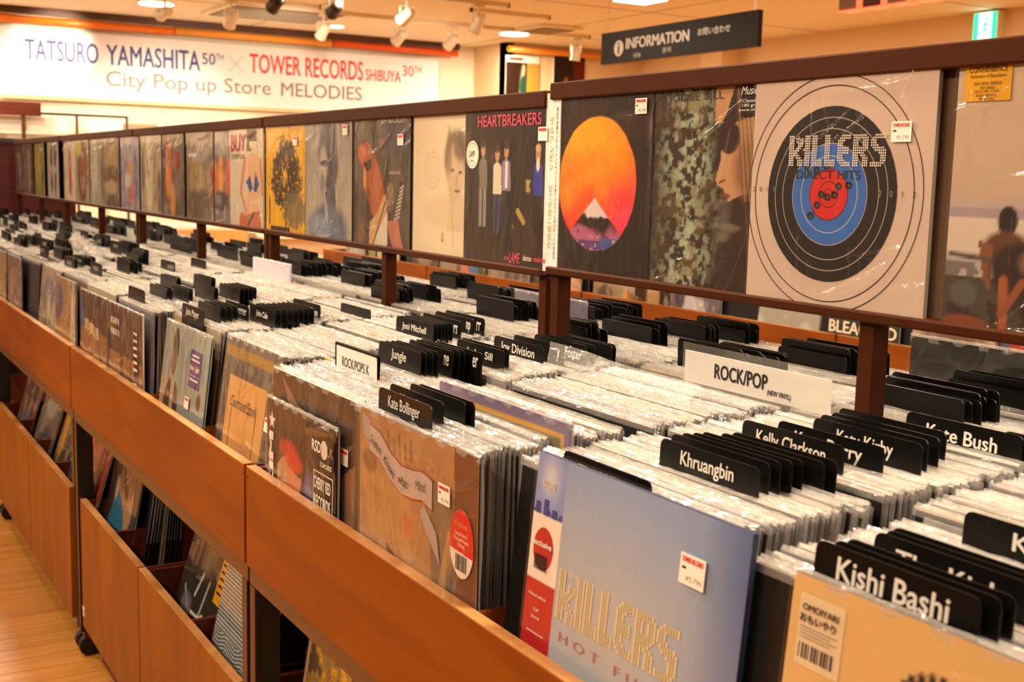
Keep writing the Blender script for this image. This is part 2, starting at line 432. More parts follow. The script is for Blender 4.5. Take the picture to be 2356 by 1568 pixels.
# lighting tracks with spot lamps
def track(x0, x1, y, label):
    t = thing('light_track', label, 'track', ((x0 + x1) / 2, y, CZ), group=None)
    h = (x1 - x0) / 2
    box('rail', -h, h, -.017, .017, -.03, 0, M['metalw'], t)
    box('end_cap', -h - .012, -h, -.019, .019, -.032, 0, M['frame'], t)
    box('end_cap', h, h + .012, -.019, .019, -.032, 0, M['frame'], t)
track(1.2, 3.6, 9.18, 'white ceiling lighting track nearest to the banner, left part')
track(3.66, 6.3, 9.4, 'white ceiling lighting track nearest to the banner, right part')
track(2.2, 4.7, 8.12, 'white ceiling lighting track at the top of the picture')
track(4.6, 5.3, 8.5, 'short white lighting track right of the spot lamps')
LAMP_POS = [(2.4, 9.18, (2.0, 10.97, 2.3), 'bright white spot lamp with glowing mouth beside the cassette vent, pointing at the banner', 'metalw'),
            (2.9, 9.18, (2.9, 10.9, 1.2), 'small grey spot lamp hanging below the cassette vent', 'metalw'),
            (2.88, 8.12, (2.6, 10.9, 1.4), 'olive grey spot lamp at the top edge above the cassette vent', 'lampdark'),
            (3.73, 9.4, (3.5, 11, 1.3), 'white spot lamp over the joint of the orange and yellow tubes', 'metalw'),
            (3.31, 8.12, (3.3, 10.8, 1.6), 'black spot lamp above the joint of the coloured tubes', 'lampdark'),
            (3.86, 8.12, (3.2, 10.8, 1.2), 'white spot lamp tilted down towards the banner lettering', 'metalw'),
            (4.41, 9.4, (4.0, 10.97, 1.6), 'pale spot lamp hanging low over the red banner lettering', 'metalw'),
            (4.45, 8.12, (4.4, 9.6, 1.0), 'white boxy spot lamp with its grey back to us near the short track', 'metalw'),
            (4.9, 9.4, (4.5, 11, 1.5), 'white spot lamp hanging over the right end of the banner', 'metalw'),
            (6.17, 9.4, (6.1, 9.6, 1.0), 'white cylinder spot lamp pointing straight down in front of the wall posters', 'metalw')]
def lamp(x, y, tgt, label, mk):
    t = thing('spot_lamp', label, 'spotlight', (x, y, CZ - .03), group='spot lamps on the ceiling tracks')
    box('adapter', -.045, .045, -.018, .018, -.02, 0, M[mk], t)
    bm = bmesh.new(); cyl_bm(bm, .009, -.09, -.02, 10); mobj('stem', finish(bm, 'stem', M[mk]), t)
    q = (Vector(tgt) - Vector((x, y, CZ - .15))).to_track_quat('-Z', 'Y')
    hd = bpy.data.objects.new('head', None)
    bm = bmesh.new()
    prof = [(.0, .06), (.030, .06), (.038, .045), (.042, .0), (.046, -.06), (.05, -.075), (.042, -.075), (.038, -.05), (.0, -.045)]
    rings = []
    for r, z in prof:
        rings.append([bm.verts.new((r * math.cos(i * PI / 10), r * math.sin(i * PI / 10), z)) if r > 0 else None for i in range(20)])
    top = bm.verts.new((0, 0, .06)); bot = bm.verts.new((0, 0, -.045))
    for a, b in zip(rings[1:-1], rings[2:-1]):
        for i in range(20): bm.faces.new((a[i], b[i], b[(i + 1) % 20], a[(i + 1) % 20]))
    for i in range(20):
        bm.faces.new((top, rings[1][i], rings[1][(i + 1) % 20])); bm.faces.new((bot, rings[-2][(i + 1) % 20], rings[-2][i]))
    h = mobj('lamp_head', finish(bm, 'lamp_head', M[mk], True), t, (0, 0, -.13))
    h.rotation_mode = 'QUATERNION'; h.rotation_quaternion = q
    bm = bmesh.new(); cyl_bm(bm, .034, -.052, -.047, 18)
    mobj('bulb', finish(bm, 'bulb', M['bulb']), h)
    for s in (-1, 1):
        a = box('yoke_arm', s * .052 - .003, s * .052 + .003, -.008, .008, -.06, .012, M[mk], t); a.location = (0, 0, -.075)
    a = box('yoke_bar', -.055, .055, -.008, .008, -.004, .002, M[mk], t); a.location = (0, 0, -.063)
M['bulb'] = mat('lit_bulb', (1, .85, .6), .4, emit=14)
for a in LAMP_POS: lamp(*a)

# ---- banner over the far wall with its coloured tubes
BX0, BX1, BZ0, BZ1 = 1.49, 5.57, 2.005, 2.555
t = thing('store_banner', 'long white store banner with blue and red lettering over the far wall', 'sign', ((BX0 + BX1) / 2, 10.97, BZ0))
bw = (BX1 - BX0) / 2; cxb = (BX0 + BX1) / 2
box('board', -bw, bw, -.012, .02, 0, BZ1 - BZ0, mat('banner_white', '#f2f2fb', .55), t)
M['blue'] = mat('blue_print', '#2f3a8c', .5); M['grey'] = mat('grey_print', '#8d7f74', .5); M['lightgrey'] = mat('faint_print', '#d8c8b6', .5)
def btxt(s, x0, x1, z0, z1, m, bold=.0, rot=0):
    text(t, s, (x0 + x1) / 2 - cxb, (z0 + z1) / 2 - BZ0, z1 - z0, m, y=-.0135, w=x1 - x0, bold=bold, roty=rot)
btxt('TATSURO', 1.70, 2.29, 2.3, 2.47, M['blue'], .02)
btxt('YAMASHITA', 2.36, 3.17, 2.3, 2.47, M['blue'], .02)
btxt('50', 3.19, 3.31, 2.36, 2.46, M['blue'], .01); btxt('TH', 3.315, 3.385, 2.41, 2.46, M['blue'], .01)
for r in (.79, -.79):
    b = box('cross_bar', -.1, .1, -.0015, 0, -.004, .004, M['lightgrey'], t); b.location = (3.5 - cxb, -.0125, 2.385 - BZ0); b.rotation_euler = (0, r, 0)
btxt('TOWER', 3.63, 4.12, 2.315, 2.485, M['redink'], .02); btxt('RECORDS', 4.17, 4.75, 2.31, 2.485, M['redink'], .02)
btxt('SHIBUYA', 4.78, 5.15, 2.315, 2.42, M['redink'], .02)
btxt('30', 5.17, 5.29, 2.38, 2.48, M['redink'], .01); btxt('TH', 5.295, 5.375, 2.42, 2.48, M['redink'], .01)
btxt('City Pop up Store', 2.35, 3.83, 2.08, 2.25, M['grey'], .0); btxt('MELODIES', 3.93, 4.74, 2.12, 2.245, M['grey'], .01)
box('frame_lip', -bw, bw, -.02, .02, -.03, 0, M['wall'], t)
box('frame_end', bw, bw + .01, -.02, .02, -.03, BZ1 - BZ0, M['wall'], t)
def tube(x0, x1, y, z, r, col, label, cat='tube'):
    bm = bmesh.new(); cyl_bm(bm, r, x0, x1, 20, mx=Matrix.Rotation(PI / 2, 4, 'Y'))
    bmesh.ops.translate(bm, verts=bm.verts, vec=(0, y, z))
    for f in bm.faces: f.smooth = len(f.verts) == 4
    o = mobj('coloured_tube', finish(bm, 'coloured_tube', mat('tube_' + col.lstrip('#'), col, .35)), None)
    o.location = (x0, y, z); o.data.transform(Matrix.Translation((-x0, -y, -z)))
    return tag(o, label, cat, 'coloured tubes along the ceiling edge')
tube(1.3, 2.92, 10.9, 2.62, .032, '#ef7c14', 'orange tube above the left end of the white banner')
tube(2.93, 4.4, 10.9, 2.625, .032, '#f2a33c', 'yellow tube above the middle of the white banner')
tube(4.41, 5.74, 10.9, 2.63, .032, '#ea5c12', 'reddish orange tube above the right end of the white banner')
tube(6.0, 7.5, 10.33, 2.655, .032, '#e8912e', 'orange tube above the two wall posters right of the banner')
t = thing('tube_rail', 'white ceiling trim that carries the coloured tubes over the banner', 'rail', (3.5, 10.93, 2.68))
box('rail', -2.3, 2.25, -.06, .05, -.012, .04, M['wallw'], t); box('lip', -2.3, 2.25, -.07, -.06, -.02, .04, M['frame'], t)

# ---- hanging information sign
t = thing('hanging_sign', 'black hanging sign with a white i in a circle, above the record rack', 'sign', (4.8, 6.21, 2.2), (0, 0, -PI / 2))
box('board', -.79, .79, -.0, .035, 0, .208, mat('sign_black', '#0d0a08', .45, spec=.2), t, bev=.002)
def stx(s, x, z, h, wd, m, **k): text(t, s, x, z, h, m, y=-.002, w=wd, **k)
bm = bmesh.new(); cyl_bm(bm, .052, 0, .002, 40, mx=Matrix.Rotation(PI / 2, 4, 'X')); d = mobj('badge', finish(bm, 'badge', M['letter']), t, (-.58, 0, .095))
text(d, 'i', 0, 0, .075, M['ink'], y=-.003, w=.016, bold=.02, name='letter_i')
stx('INFORMATION', -.165, .118, .068, .66, M['letter'], bold=.035)
stx('お問い合わせ', .4, .128, .045, .30, M['letter'], bold=.01)
stx('问询', -.37, .035, .03, .075, M['letter']); stx('문의', -.055, .045, .034, .085, M['letter'])
for x in (-.74, .74):
    bm = bmesh.new(); cyl_bm(bm, .004, .208, CZ - 2.2, 8); mobj('rod', finish(bm, 'rod', M['metalw']), t, (x, .017, 0))
    for z in (.02, .188):
        bm = bmesh.new(); cyl_bm(bm, .006, 0, .002, 10, mx=Matrix.Rotation(PI / 2, 4, 'X')); mobj('screw', finish(bm, 'screw', M['frame']), t, (x + .02 * (-1 if x > 0 else 1), 0, z))

# ---- emergency exit sign
t = thing('exit_sign', 'green and white lit emergency exit sign with a running figure', 'sign', (7.58, 6.09, 2.5), (0, 0, -PI / 2))
box('housing', -.115, .115, -.0, .07, -.01, .21, M['wallw'], t, bev=.003)
gm = mat('exit_green', (.01, .75, .33), .4, emit=1.2); wm = mat('exit_white', (.75, 1, .85), .4, emit=1.6)
box('green_panel', -.1, .1, -.004, 0, 0, .2, gm, t); box('white_panel', -.055, .06, -.006, -.004, 0.0, .2, wm, t)
bm = bmesh.new()
def limb(p, q, r):
    d = Vector((q[0] - p[0], 0, q[1] - p[1])); n = Vector((-d.z, 0, d.x)).normalized() * r
    pts = [Vector((p[0], -.007, p[1])) + n, Vector((p[0], -.007, p[1])) - n, Vector((q[0], -.007, q[1])) - n * .8, Vector((q[0], -.007, q[1])) + n * .8]
    bm.faces.new([bm.verts.new(v) for v in pts])
for a in [((.01, .13), (-.0, .085), .011), ((.0, .085), (-.03, .055), .008), ((-.03, .055), (-.06, .05), .007), ((.0, .085), (.025, .05), .008),
          ((.025, .05), (.02, .015), .007), ((.01, .125), (-.02, .11), .005), ((-.02, .11), (-.035, .125), .005), ((.01, .125), (.035, .11), .005), ((.035, .11), (.05, .12), .005)]: limb(*a)
bm.faces.new([bm.verts.new((.016 + .012 * math.cos(i * PI / 8), -.007, .155 + .012 * math.sin(i * PI / 8))) for i in range(16)])
mobj('running_figure', finish(bm, 'fig', gm), t)

# ---- channel letters with glowing red edges at the top right
red_e = mat('red_edge_light', (1, .06, .02), .4, emit=3)
for i in range(4):
    y = 5.42 - i * .19
    t = thing('channel_letter', ['first', 'second', 'third', 'last'][i] + ' from the left of the grey channel letters with red glowing lower edges', 'sign',
              (5.5, y, 2.46), (0, 0, -PI / 2), 'channel letters at the top edge')
    box('body', -.075, .075, 0, .09, .006, .14, M['frame'] if i % 2 else mat('taupe_letter', '#8f7a66', .5), t, bev=.003)
    box('glowing_edge', -.07, .078, -.006, .09, 0, .006, red_e, t); box('glowing_side', .075, .081, -.006, .09, 0, .1, red_e, t)
t = thing('letter_rail', 'rail above the red edged channel letters', 'rail', (5.5, 5.13, 2.6), (0, 0, -PI / 2))
box('bar', -.5, .5, .02, .05, 0, .03, M['frame'], t)
for x in (-.4, .4): box('hanger', x - .01, x + .01, .03, .045, .03, .12, M['frame'], t)

# ---- posters on the jog wall
def poster(x0, x1, z0, z1, cv, label, y=10.39, header=False):
    t = thing('wall_poster', label, 'poster', ((x0 + x1) / 2, y, z0))
    W, H = x1 - x0, z1 - z0
    box('backing', -W / 2, W / 2, -.004, .008, 0, H, M['paper'], t)
    cv.build(t, W, H * (.93 if header else 1), y=-.006)
    if header: box('red_line', -W * .4, 0, -.006, -.004, H * .95, H * .98, M['redink'], t)
c = Canvas(60, '#2a160c').rect(.62, 0, 1, 1, '#b9903c').ell(.5, .45, .1, .5, '#93a27a', .3).ell(.52, .72, .1, .13, '#254a42', .2).ell(.53, .92, .04, .06, '#c9b184', .2).ell(.2, .38, .12, .12, '#4a3c30', .4)
poster(6.01, 6.39, 1.7, 2.6, c, 'dark wall poster with a figure in a pale long dress, left of two', header=True)
c = Canvas(60, '#160b08').rect(.62, .55, 1, .95, '#5c0d0b').ell(.42, .3, .22, .3, '#1d83a5', .3).ell(.4, .62, .12, .16, '#a04a1e', .3).ell(.72, .35, .12, .25, '#3f6f86', .3).ell(.9, .3, .12, .12, '#c4761b', .3)
poster(6.56, 6.93, 1.7, 2.63, c, 'dark wall poster with teal and orange figures, right of two')

# ---- far left: partition, display fixtures under the banner
t = thing('partition', 'dark maroon wooden partition closing the far end of the racks', 'partition', (.6, 8.34, 0))
box('panel', -1.6, .98, -.0, .03, .0, 1.565, M['maroon'], t); box('cap_rail', -1.62, 1.0, -.01, .04, 1.565, 1.59, M['black'], t)
t = thing('garment_rack', 'black rail rack with white header cards at the far wall', 'rack', (2.0, 10.7, 0))
for x in (-.62, .05, .46):
    box('post', x - .01, x + .01, -.01, .01, 0, 1.86, M['frame'], t)
box('top_bar', -.62, .46, -.012, .012, 1.84, 1.86, M['black'], t)
for x0, x1 in ((-.6, -.02), (.14, .42)):
    box('header_card', x0, x1, -.02, -.014, 1.7, 1.82, M['paper'], t)
box('grey_panel', -.6, .46, -.015, .01, 1.4, 1.68, mat('grey_board', '#9c8c78', .6), t)
box('shelf', -.6, .46, -.3, .02, .8, .83, M['wallw'], t)
t = thing('dark_beam_sign', 'short dark brown sign board left of the header cards at the far wall', 'sign', (1.5, 10.6, 1.82))
box('board', -.2, .25, -.02, .02, 0, .11, M['inner'], t); box('bracket', .1, .13, -.01, .01, -1.82, 0, M['frame'], t)
box('bracket', -.1, -.07, -.01, .01, -1.82, 0, M['frame'], t)
t = thing('wall_notice', 'tan notice board on the bright wall right of the header cards', 'notice', (2.62, 10.98, 1.55))
box('board', -.17, .17, -.01, .03, 0, .26, mat('tan_board', '#b59a78', .6), t); box('note', -.14, .14, -.013, -.01, .02, .24, mat('brown_note', '#a58a6a', .6), t)

# ================================================================== RACKS
ROT = -PI / 2                      # front frame: local x = viewer's right (world -Y), local y = depth (world +X)
L = 1.57
JO = [2.0 + L * k for k in range(-1, 4)]          # unit starts in Y: .43, 2.0, 3.57, 5.14, 6.71
def wp(x): return x                # readability

def rack_unit(y0, label, X0=.65, depth=1.08, first=None):
    """One double sided record browser: local x from -L/2 to L/2, local y 0..depth, standing on the floor."""
    t = thing('record_rack', label, 'record rack', (X0, y0 + L / 2, 0), (0, 0, ROT), 'record racks in a row')
    h = L / 2 - .006
    for yy, nm in ((0, 'front_board'), (depth - .018, 'rear_board')):
        box(nm, -h, h, yy, yy + .018, .735, .9115, M['board'], t, bev=.0012)
        e = box('edge_band', -h + .001, h - .001, yy + .0005, yy + .0175, .9116, .9135, M['board_edge'], t)
        for s in (-1, 1):
            bm = bmesh.new(); cyl_bm(bm, .0022, -.0006, .0004, 10, mx=Matrix.Translation((s * (h - .009), yy, .895)) @ Matrix.Rotation(PI / 2, 4, 'X'))
            if yy == 0: mobj('screw_hole', finish(bm, 'screw_hole', M['black']), t)
    for s in (-1, 1):
        a, b = sorted((s * h, s * (h - .016)))
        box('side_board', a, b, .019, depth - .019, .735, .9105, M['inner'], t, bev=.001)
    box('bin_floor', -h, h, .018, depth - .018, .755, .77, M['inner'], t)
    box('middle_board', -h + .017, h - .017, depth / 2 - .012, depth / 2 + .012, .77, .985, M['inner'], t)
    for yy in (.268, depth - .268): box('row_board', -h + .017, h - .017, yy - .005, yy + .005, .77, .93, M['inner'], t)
    for i in (-1, 0, 1):
        x = i * L / 4
        for (a, b) in ((.019, .262), (.274, depth / 2 - .013), (depth / 2 + .013, depth - .274), (depth - .262, depth - .019)):
            box('partition', x - .005, x + .005, a, b, .77, .902, M['board'], t)
    # metal under-frame
    for yy in (.006, depth - .046):
        box('beam', -h, h, yy, yy + .04, .70, .734, M['beam'], t, bev=.001)
    for s in (-1, 1):
        a, b = sorted((s * h, s * (h - .032)))
        box('cross_beam', a, b, .047, depth - .047, .70, .733, M['black'], t)
        for yy in (.008, depth - .05):
            f = box('leg', a, b, yy, yy + .042, .075, .6995, M['black'], t)
            box('leg_face', a + .003, b - .003, yy - .003, yy, .075, .6995, M['frame'], f)
        box('base_beam', a, b, .051, depth - .051, .075, .11, M['black'], t)
        for yy in (.03, depth - .03):
            bm = bmesh.new(); mx = Matrix.Translation((s * (h - .018), yy, .03)) @ Matrix.Rotation(PI / 2, 4, 'Y')
            cyl_bm(bm, .03, -.013, .013, 24, mx=mx)
            c = mobj('caster', finish(bm, 'caster', M['rubber']), t)
            box('fork', s * (h - .018) - .017, s * (h - .018) + .017, yy - .016, yy + .016, .052, .075, M['frame'], c)
    box('lower_shelf', -h + .034, h - .034, .36, depth - .36, .075, .09, M['inner'], t)
    return t
UN = ['record rack nearest to us, its front board running out of the picture at the bottom', 'second record rack from us, between the two visible front board joints',
      'third record rack, its front board ending at the left edge of the picture', 'fourth record rack, mostly hidden behind stacks at the left edge', 'farthest record rack in front of the maroon partition']
for k, y0 in enumerate(JO): rack_unit(y0, UN[k], X0=.65)

# ---- header racks with posts
def header_unit(y0, y1, ztop, posts, label):
    t = thing('header_rack', label, 'display rail', (1.17, (y0 + y1) / 2, .985), (0, 0, ROT), 'brown display rails over the racks')
    h = (y1 - y0) / 2 - .004; zt = ztop - .985; zb = 1.247 - .985 + (ztop - 1.589) * .6
    box('top_rail', -h, h, 0, .045, zt - .030, zt, M['rail'], t, bev=.0025)
    box('bottom_rail', -h, h, 0, .05, zb, zb + .0145, M['rail'], t, bev=.003)
    box('back_panel', -h + .003, h - .003, .034, .038, zb + .0145, zt - .031, M['rail'], t)
    for yy in posts:
        x = -(yy - (y0 + y1) / 2)
        box('post', x - .013, x + .013, .014, .042, 0, zb, M['rail'], t, bev=.0015)
    return t
header_unit(.305, 1.868, 1.589, [1.10, 1.852, .33], 'brown display rail with the target cover, nearest to us')
header_unit(1.878, 3.418, 1.577, [1.893, 2.60, 3.403], 'brown display rail under the yellow tree cover, second from us')
header_unit(3.426, 4.99, 1.576, [3.441, 4.145, 4.974], 'brown display rail holding the cover with a blue swimsuit figure, third from us')
header_unit(5.0, 6.56, 1.577, [5.016, 5.73, 6.545], 'fourth brown display rail, blurred before the maroon partition')
header_unit(6.57, 8.12, 1.577, [6.586, 7.3, 8.09], 'farthest brown display rail, ending at the maroon partition')

# ================================================================== RECORDS
# a packed record: jacket (mesh) with a plastic bag over it. Local origin bottom centre, front face at y = 0.
def add_sleeve(bm, mx, th, W, H, mi_body, mi_film, rnd, seg=14, detail=True, over=None):
    vs = []
    def V(p): v = bm.verts.new(mx @ Vector(p)); return v
    if mi_body is not None:
        x0, x1 = -W / 2, W / 2
        v = [V(p) for p in ((x0, 0, 0), (x1, 0, 0), (x1, th, 0), (x0, th, 0), (x0, 0, H), (x1, 0, H), (x1, th, H), (x0, th, H))]
        ds = rnd.choice(DARKI)
        for idx in ((4, 5, 6, 7), (0, 1, 5, 4), (1, 2, 6, 5), (2, 3, 7, 6), (3, 0, 4, 7)):
            bm.faces.new([v[i] for i in idx]).material_index = mi_body if idx[0] == 4 else ds
    if mi_film is not None:
        e = .003; rows = []; ph = rnd.random() * 6; ov = (.0025 + rnd.random() ** 2 * .007) if over is None else over
        for (yy, z, amp) in ((-.0005, H - .007, .0003), (-.0006, H - .0005, .0006), (th * .5 - .0004, H + ov, .0016), (th * .5 + .0005, H + ov * .94, .0016), (th + .0007, H - .0005, .0006), (th + .0005, H - .008, .0003)):
            r = []
            for i in range(seg + 1):
                x = -W / 2 - e + (W + 2 * e) * i / seg
                a = math.sin(i * 1.7 + ph) * amp * .6 + (rnd.random() - .5) * amp
                r.append(V((x, yy + a, z + (rnd.random() - .5) * (.0016 if z > H else .0004))))
            rows.append(r)
        for a, b in zip(rows[:-1], rows[1:]):
            for i in range(seg): bm.faces.new((a[i], a[i + 1], b[i + 1], b[i])).material_index = mi_film
        # side seam, hanging free at the right
        if detail:
            prev = None
            for j in range(5):
                z = H * (.3 + .7 * j / 4); x = W / 2 + e + .002 + rnd.random() * .003
                p = (V((W / 2, th * .5, z)), V((x, th * .5 + (rnd.random() - .5) * .002, z)))
                if prev: bm.faces.new((prev[0], prev[1], p[1], p[0])).material_index = mi_film
                prev = p

BODYC = ['#b8a58a', '#a3947c', '#98876a', '#0a0908', '#120f0d', '#080706', '#928878', '#5f4c36', '#c4b49c', '#1e1e28', '#8a2c18', '#2f4868', '#a8823c', '#ab9a7e', '#4a3b4e', '#3c5a2a', '#0e0c09', '#b3a084', '#8c8484', '#a07c44', '#5f5866', '#b4a68e']
BODYM = [mat('jacket_%s' % c.lstrip('#'), c, .55) for c in BODYC]
def pick_body(r=random, bias=None):
    return r.randrange(len(BODYC))
VAR = []
for v in range(10):
    bm = bmesh.new(); add_sleeve(bm, Matrix.Identity(4), .0034, .315, .315, None, 0, random, seg=26)
    VAR.append(finish(bm, 'plastic_bag', M['fringe'], True))
JM = {}
PW = .352
TOPI = [0, 1, 2, 6, 8, 13, 17, 18, 21, 8, 0, 17, 7, 20, 19, 14]
DARKI = [3, 4, 5, 16, 5, 3, 9, 7, 20, 18, 2]
def jacket_mesh(ci, th=.0034):
    if (ci, th) not in JM:
        bm = bmesh.new(); fs = bm_box(bm, -PW / 2, PW / 2, 0, th, 0, .315); fs[1].material_index = 1
        JM[ci, th] = finish(bm, 'record_jacket', [BODYM[random.choice(DARKI)], BODYM[ci]])
    return JM[ci, th]

def packed_record(X, Yc, zb, lean, label, group, yaw=0.0, ci=None):
    ci = pick_body() if ci is None else ci; th = .0034 + .0001 * random.randrange(4)
    o = mobj('vinyl_record', jacket_mesh(ci, th), None, (X, Yc, zb), (-lean, 0, ROT + yaw))
    tag(o, label, 'record', group)
    mobj('plastic_bag', random.choice(VAR), o).scale = (PW / .315, 1, 1)
    return o

# ---- featured records
def price_tag(t, u, v, W=None, H=None, txt='¥5,790', s=1.0, detail=True):
    W, H = W or REC.get(t.name, (.315, .315))[0], H or REC.get(t.name, (.315, .315))[1]
    g = box('price_tag', -.0155 * s, .0155 * s, -.0008, 0, -.0125 * s, .0125 * s, M['paper'], t)
    g.location = ((u - .5) * W, -.0035, v * H)
    if detail:
        text(g, 'TOWER RECORDS', 0, .008 * s, .0042 * s, M['redink'], y=-.001, w=.026 * s, bold=.03)
        box('ink_mark', -.0125 * s, -.0075 * s, -.001, -.0008, .0 * s, .002 * s, M['ink'], g)
        text(g, txt, .003 * s, -.007 * s, .005 * s, M['grey'], y=-.001, w=.02 * s)
    else:
        box('red_bar', -.013 * s, .013 * s, -.001, -.0008, .005 * s, .010 * s, M['redink'], g)
    return g

FILMS = {}
def film_mesh(W, H, seed, amp=.0012, n=26):
    key = (round(W, 3), round(H, 3), seed % 4, amp)
    if key in FILMS: return FILMS[key]
    r = random.Random(seed); bm = bmesh.new(); grid = []
    if amp > .0013: n = 66 if amp < .0018 else 96
    cr = []
    for _ in range(int(amp * 9000)):
        a = r.choice([r.uniform(-.5, .5), r.uniform(.9, 1.5)]); cx_, cz_ = r.uniform(-.16, .16), r.choice([r.uniform(.0, .1), r.uniform(.2, .32), r.uniform(0, .32)])
        cr.append((cx_, cz_, math.sin(a), math.cos(a), r.uniform(.03, .10), r.uniform(.003, .0045), r.uniform(.001, .0036)))
    waves = [(r.uniform(8, 30), r.uniform(-25, 25), r.uniform(0, 6), r.uniform(.3, 1)) for _ in range(5)]
    for j in range(n + 1):
        row = []
        for i in range(n + 1):
            x = (-.5 + i / n) * (W + .006); z = -.0 + j / n * (H + .006)
            edge = min(i, n - i, j, n - j) / n
            d = sum(a * math.sin(kx * x + kz * z + p) for kx, kz, p, a in waves) / 3 * amp * min(1, edge * 5 + .25) + r.uniform(-.1, .1) * amp * (26 / n)
            for (cx_, cz_, ux, uz, ln_, wd_, ht_) in cr:
                px_, pz_ = x - cx_, z - cz_; al = px_ * ux + pz_ * uz; ac = px_ * uz - pz_ * ux + al * al * 1.2
                if abs(al) < ln_ and abs(ac) < wd_ * 2.5: d += ht_ * math.exp(-(ac / wd_) ** 2) * (1 - (al / ln_) ** 2)
            row.append(bm.verts.new((x, -.0022 - abs(d) * 1.3, z)))
        grid.append(row)
    for j in range(n):
        for i in range(n): bm.faces.new((grid[j][i], grid[j][i + 1], grid[j + 1][i + 1], grid[j + 1][i]))
    FILMS[key] = finish(bm, 'plastic_wrap', M['film'], True)
    return FILMS[key]

def record(X, Yc, zb, label, cv=None, shapes=None, lean=0.0, yaw=0.0, W=.315, H=.315, th=.004, edge='#15110e', film=True, seed=0, amp=.0012, group=None, fringe=True):
    t = thing('vinyl_record', label, 'record', (X, Yc, zb), (-lean, 0, ROT + yaw), group); REC[t.name] = (W, H)
    box('jacket', -W / 2, W / 2, 0, th, 0, H, mat('jacket_edge_' + edge.lstrip('#'), edge, .5), t)
    if cv is not None: cv.build(t, W, H)
    if shapes: vec(t, shapes, W, H)
    if film: mobj('plastic_wrap', film_mesh(W, H, seed, amp), t)
    if fringe:
        b_ = mobj('plastic_bag', VAR[seed % len(VAR)], t, (0, 0, H - .315)); b_.scale = (W / .315, 1, 1)
    return t
def T(t, s, u, v, hu, wu, m, W=None, H=None, **k):
    W, H = W or REC.get(t.name, (.315, .315))[0], H or REC.get(t.name, (.315, .315))[1]
    """lettering on a record, in cover units (u right, v up, sizes as a share of the cover)"""
    return text(t, s, (u - .5) * W, v * H, hu * H, m, y=k.pop('y', -.0016), w=wu * W if wu else None, **k)
def marks(t, rects, mk, W=None, H=None, y=-.0024, name='print_marks'):
    W, H = W or REC.get(t.name, (.315, .315))[0], H or REC.get(t.name, (.315, .315))[1]
    bm = bmesh.new()
    for (u, v, wu, hv) in rects:
        bm.faces.new([bm.verts.new(((a - .5) * W, y, b * H)) for a, b in ((u, v), (u + wu, v), (u + wu, v + hv), (u, v + hv))])
    return mobj(name, finish(bm, name, M[mk]), t)
def ctext(name, col): 
    if name not in M: M[name] = mat(name, col, .5)
    return M[name]
PINK = ctext('pink_ink', '#e8486a'); CREAM = ctext('cream_ink', '#e8dcc2'); GOLD = ctext('gold_ink', '#d8a040'); MAG = ctext('magenta_ink', '#b52a4a'); ROSE = ctext('rose_ink', '#b06a72'); PURP = ctext('purple_label', '#4b2a78')

GH = 'record covers on the display rail'
HX, HZ = 1.181, 1.2535
# target cover with dotted lettering
BGC = '#c9b0a0'
c = Canvas(40, BGC); c.blot(3, 3, 4, .5, '#d2b9a4', .2, .5)
pts, rr = logo_dots(.235, .600, .775, .73)
pts = [(u + (.0), v) for u, v in pts]
CU, CV = .475, .485
sh = [('ring', CU, CV, .492, .004, '#1e1a17'), ('ring', CU, CV, .447, .0042, '#1e1a17'), ('disc', CU, CV, .362, .362, '#16120f')]
sh += [('ring', CU, CV, .318, .004, '#a8988a'), ('ring', CU, CV, .272, .004, '#a8988a'), ('disc', CU, CV, .212, .212, '#a8988a'), ('disc', CU, CV, .208, .208, '#2f66b5'),
       ('ring', CU, CV, .16, .0035, '#b8b4b0'), ('disc', CU, CV, .108, .108, '#141010'), ('disc', CU, CV, .105, .105, '#c9221c'), ('ring', CU, CV, .055, .0035, '#4a0f0d'), ('ring', CU, CV, .025, .0035, '#4a0f0d')]
for (u, v) in [(.345, .60), (.40, .585), (.455, .60), (.53, .52), (.585, .525), (.435, .485), (.47, .475), (.51, .485), (.415, .44), (.38, .395)]:
    sh += [('disc', u, v, .017, .015, '#1a1616'), ('disc', u + .004, v - .002, .009, .008, '#4a4644')]
sh += [('dots', pts, rr, '#d9cdbd', 8)]
t = record(HX - .006, 1.163, HZ, 'large pale record cover with a black, blue and red target pierced by bullet holes', c, sh, W=.32, H=.318, edge='#8a8078', seed=1, amp=.0022, th=.006, fringe=False)
T(t, 'the', .293, .713, .03, .045, CREAM, W=.32, H=.318)
T(t, 'DIRECT HITS', .465, .567, .036, .36, M['ink'], W=.32, H=.318, y=-.0026)
for i, ch in enumerate('2003'): T(t, ch, .025 + i * .0425 + .0, .50, .02, None, M['ink'] if i < 2 else M['grey'], W=.32, H=.318, y=-.0026)
for i, ch in enumerate('2013'): T(t, ch, .755 + i * .056, .495, .024, None, M['grey'] if i < 2 else M['ink'], W=.32, H=.318, y=-.0026)
price_tag(t, .845, .735, .32, .318, '¥5,790', 1.0)

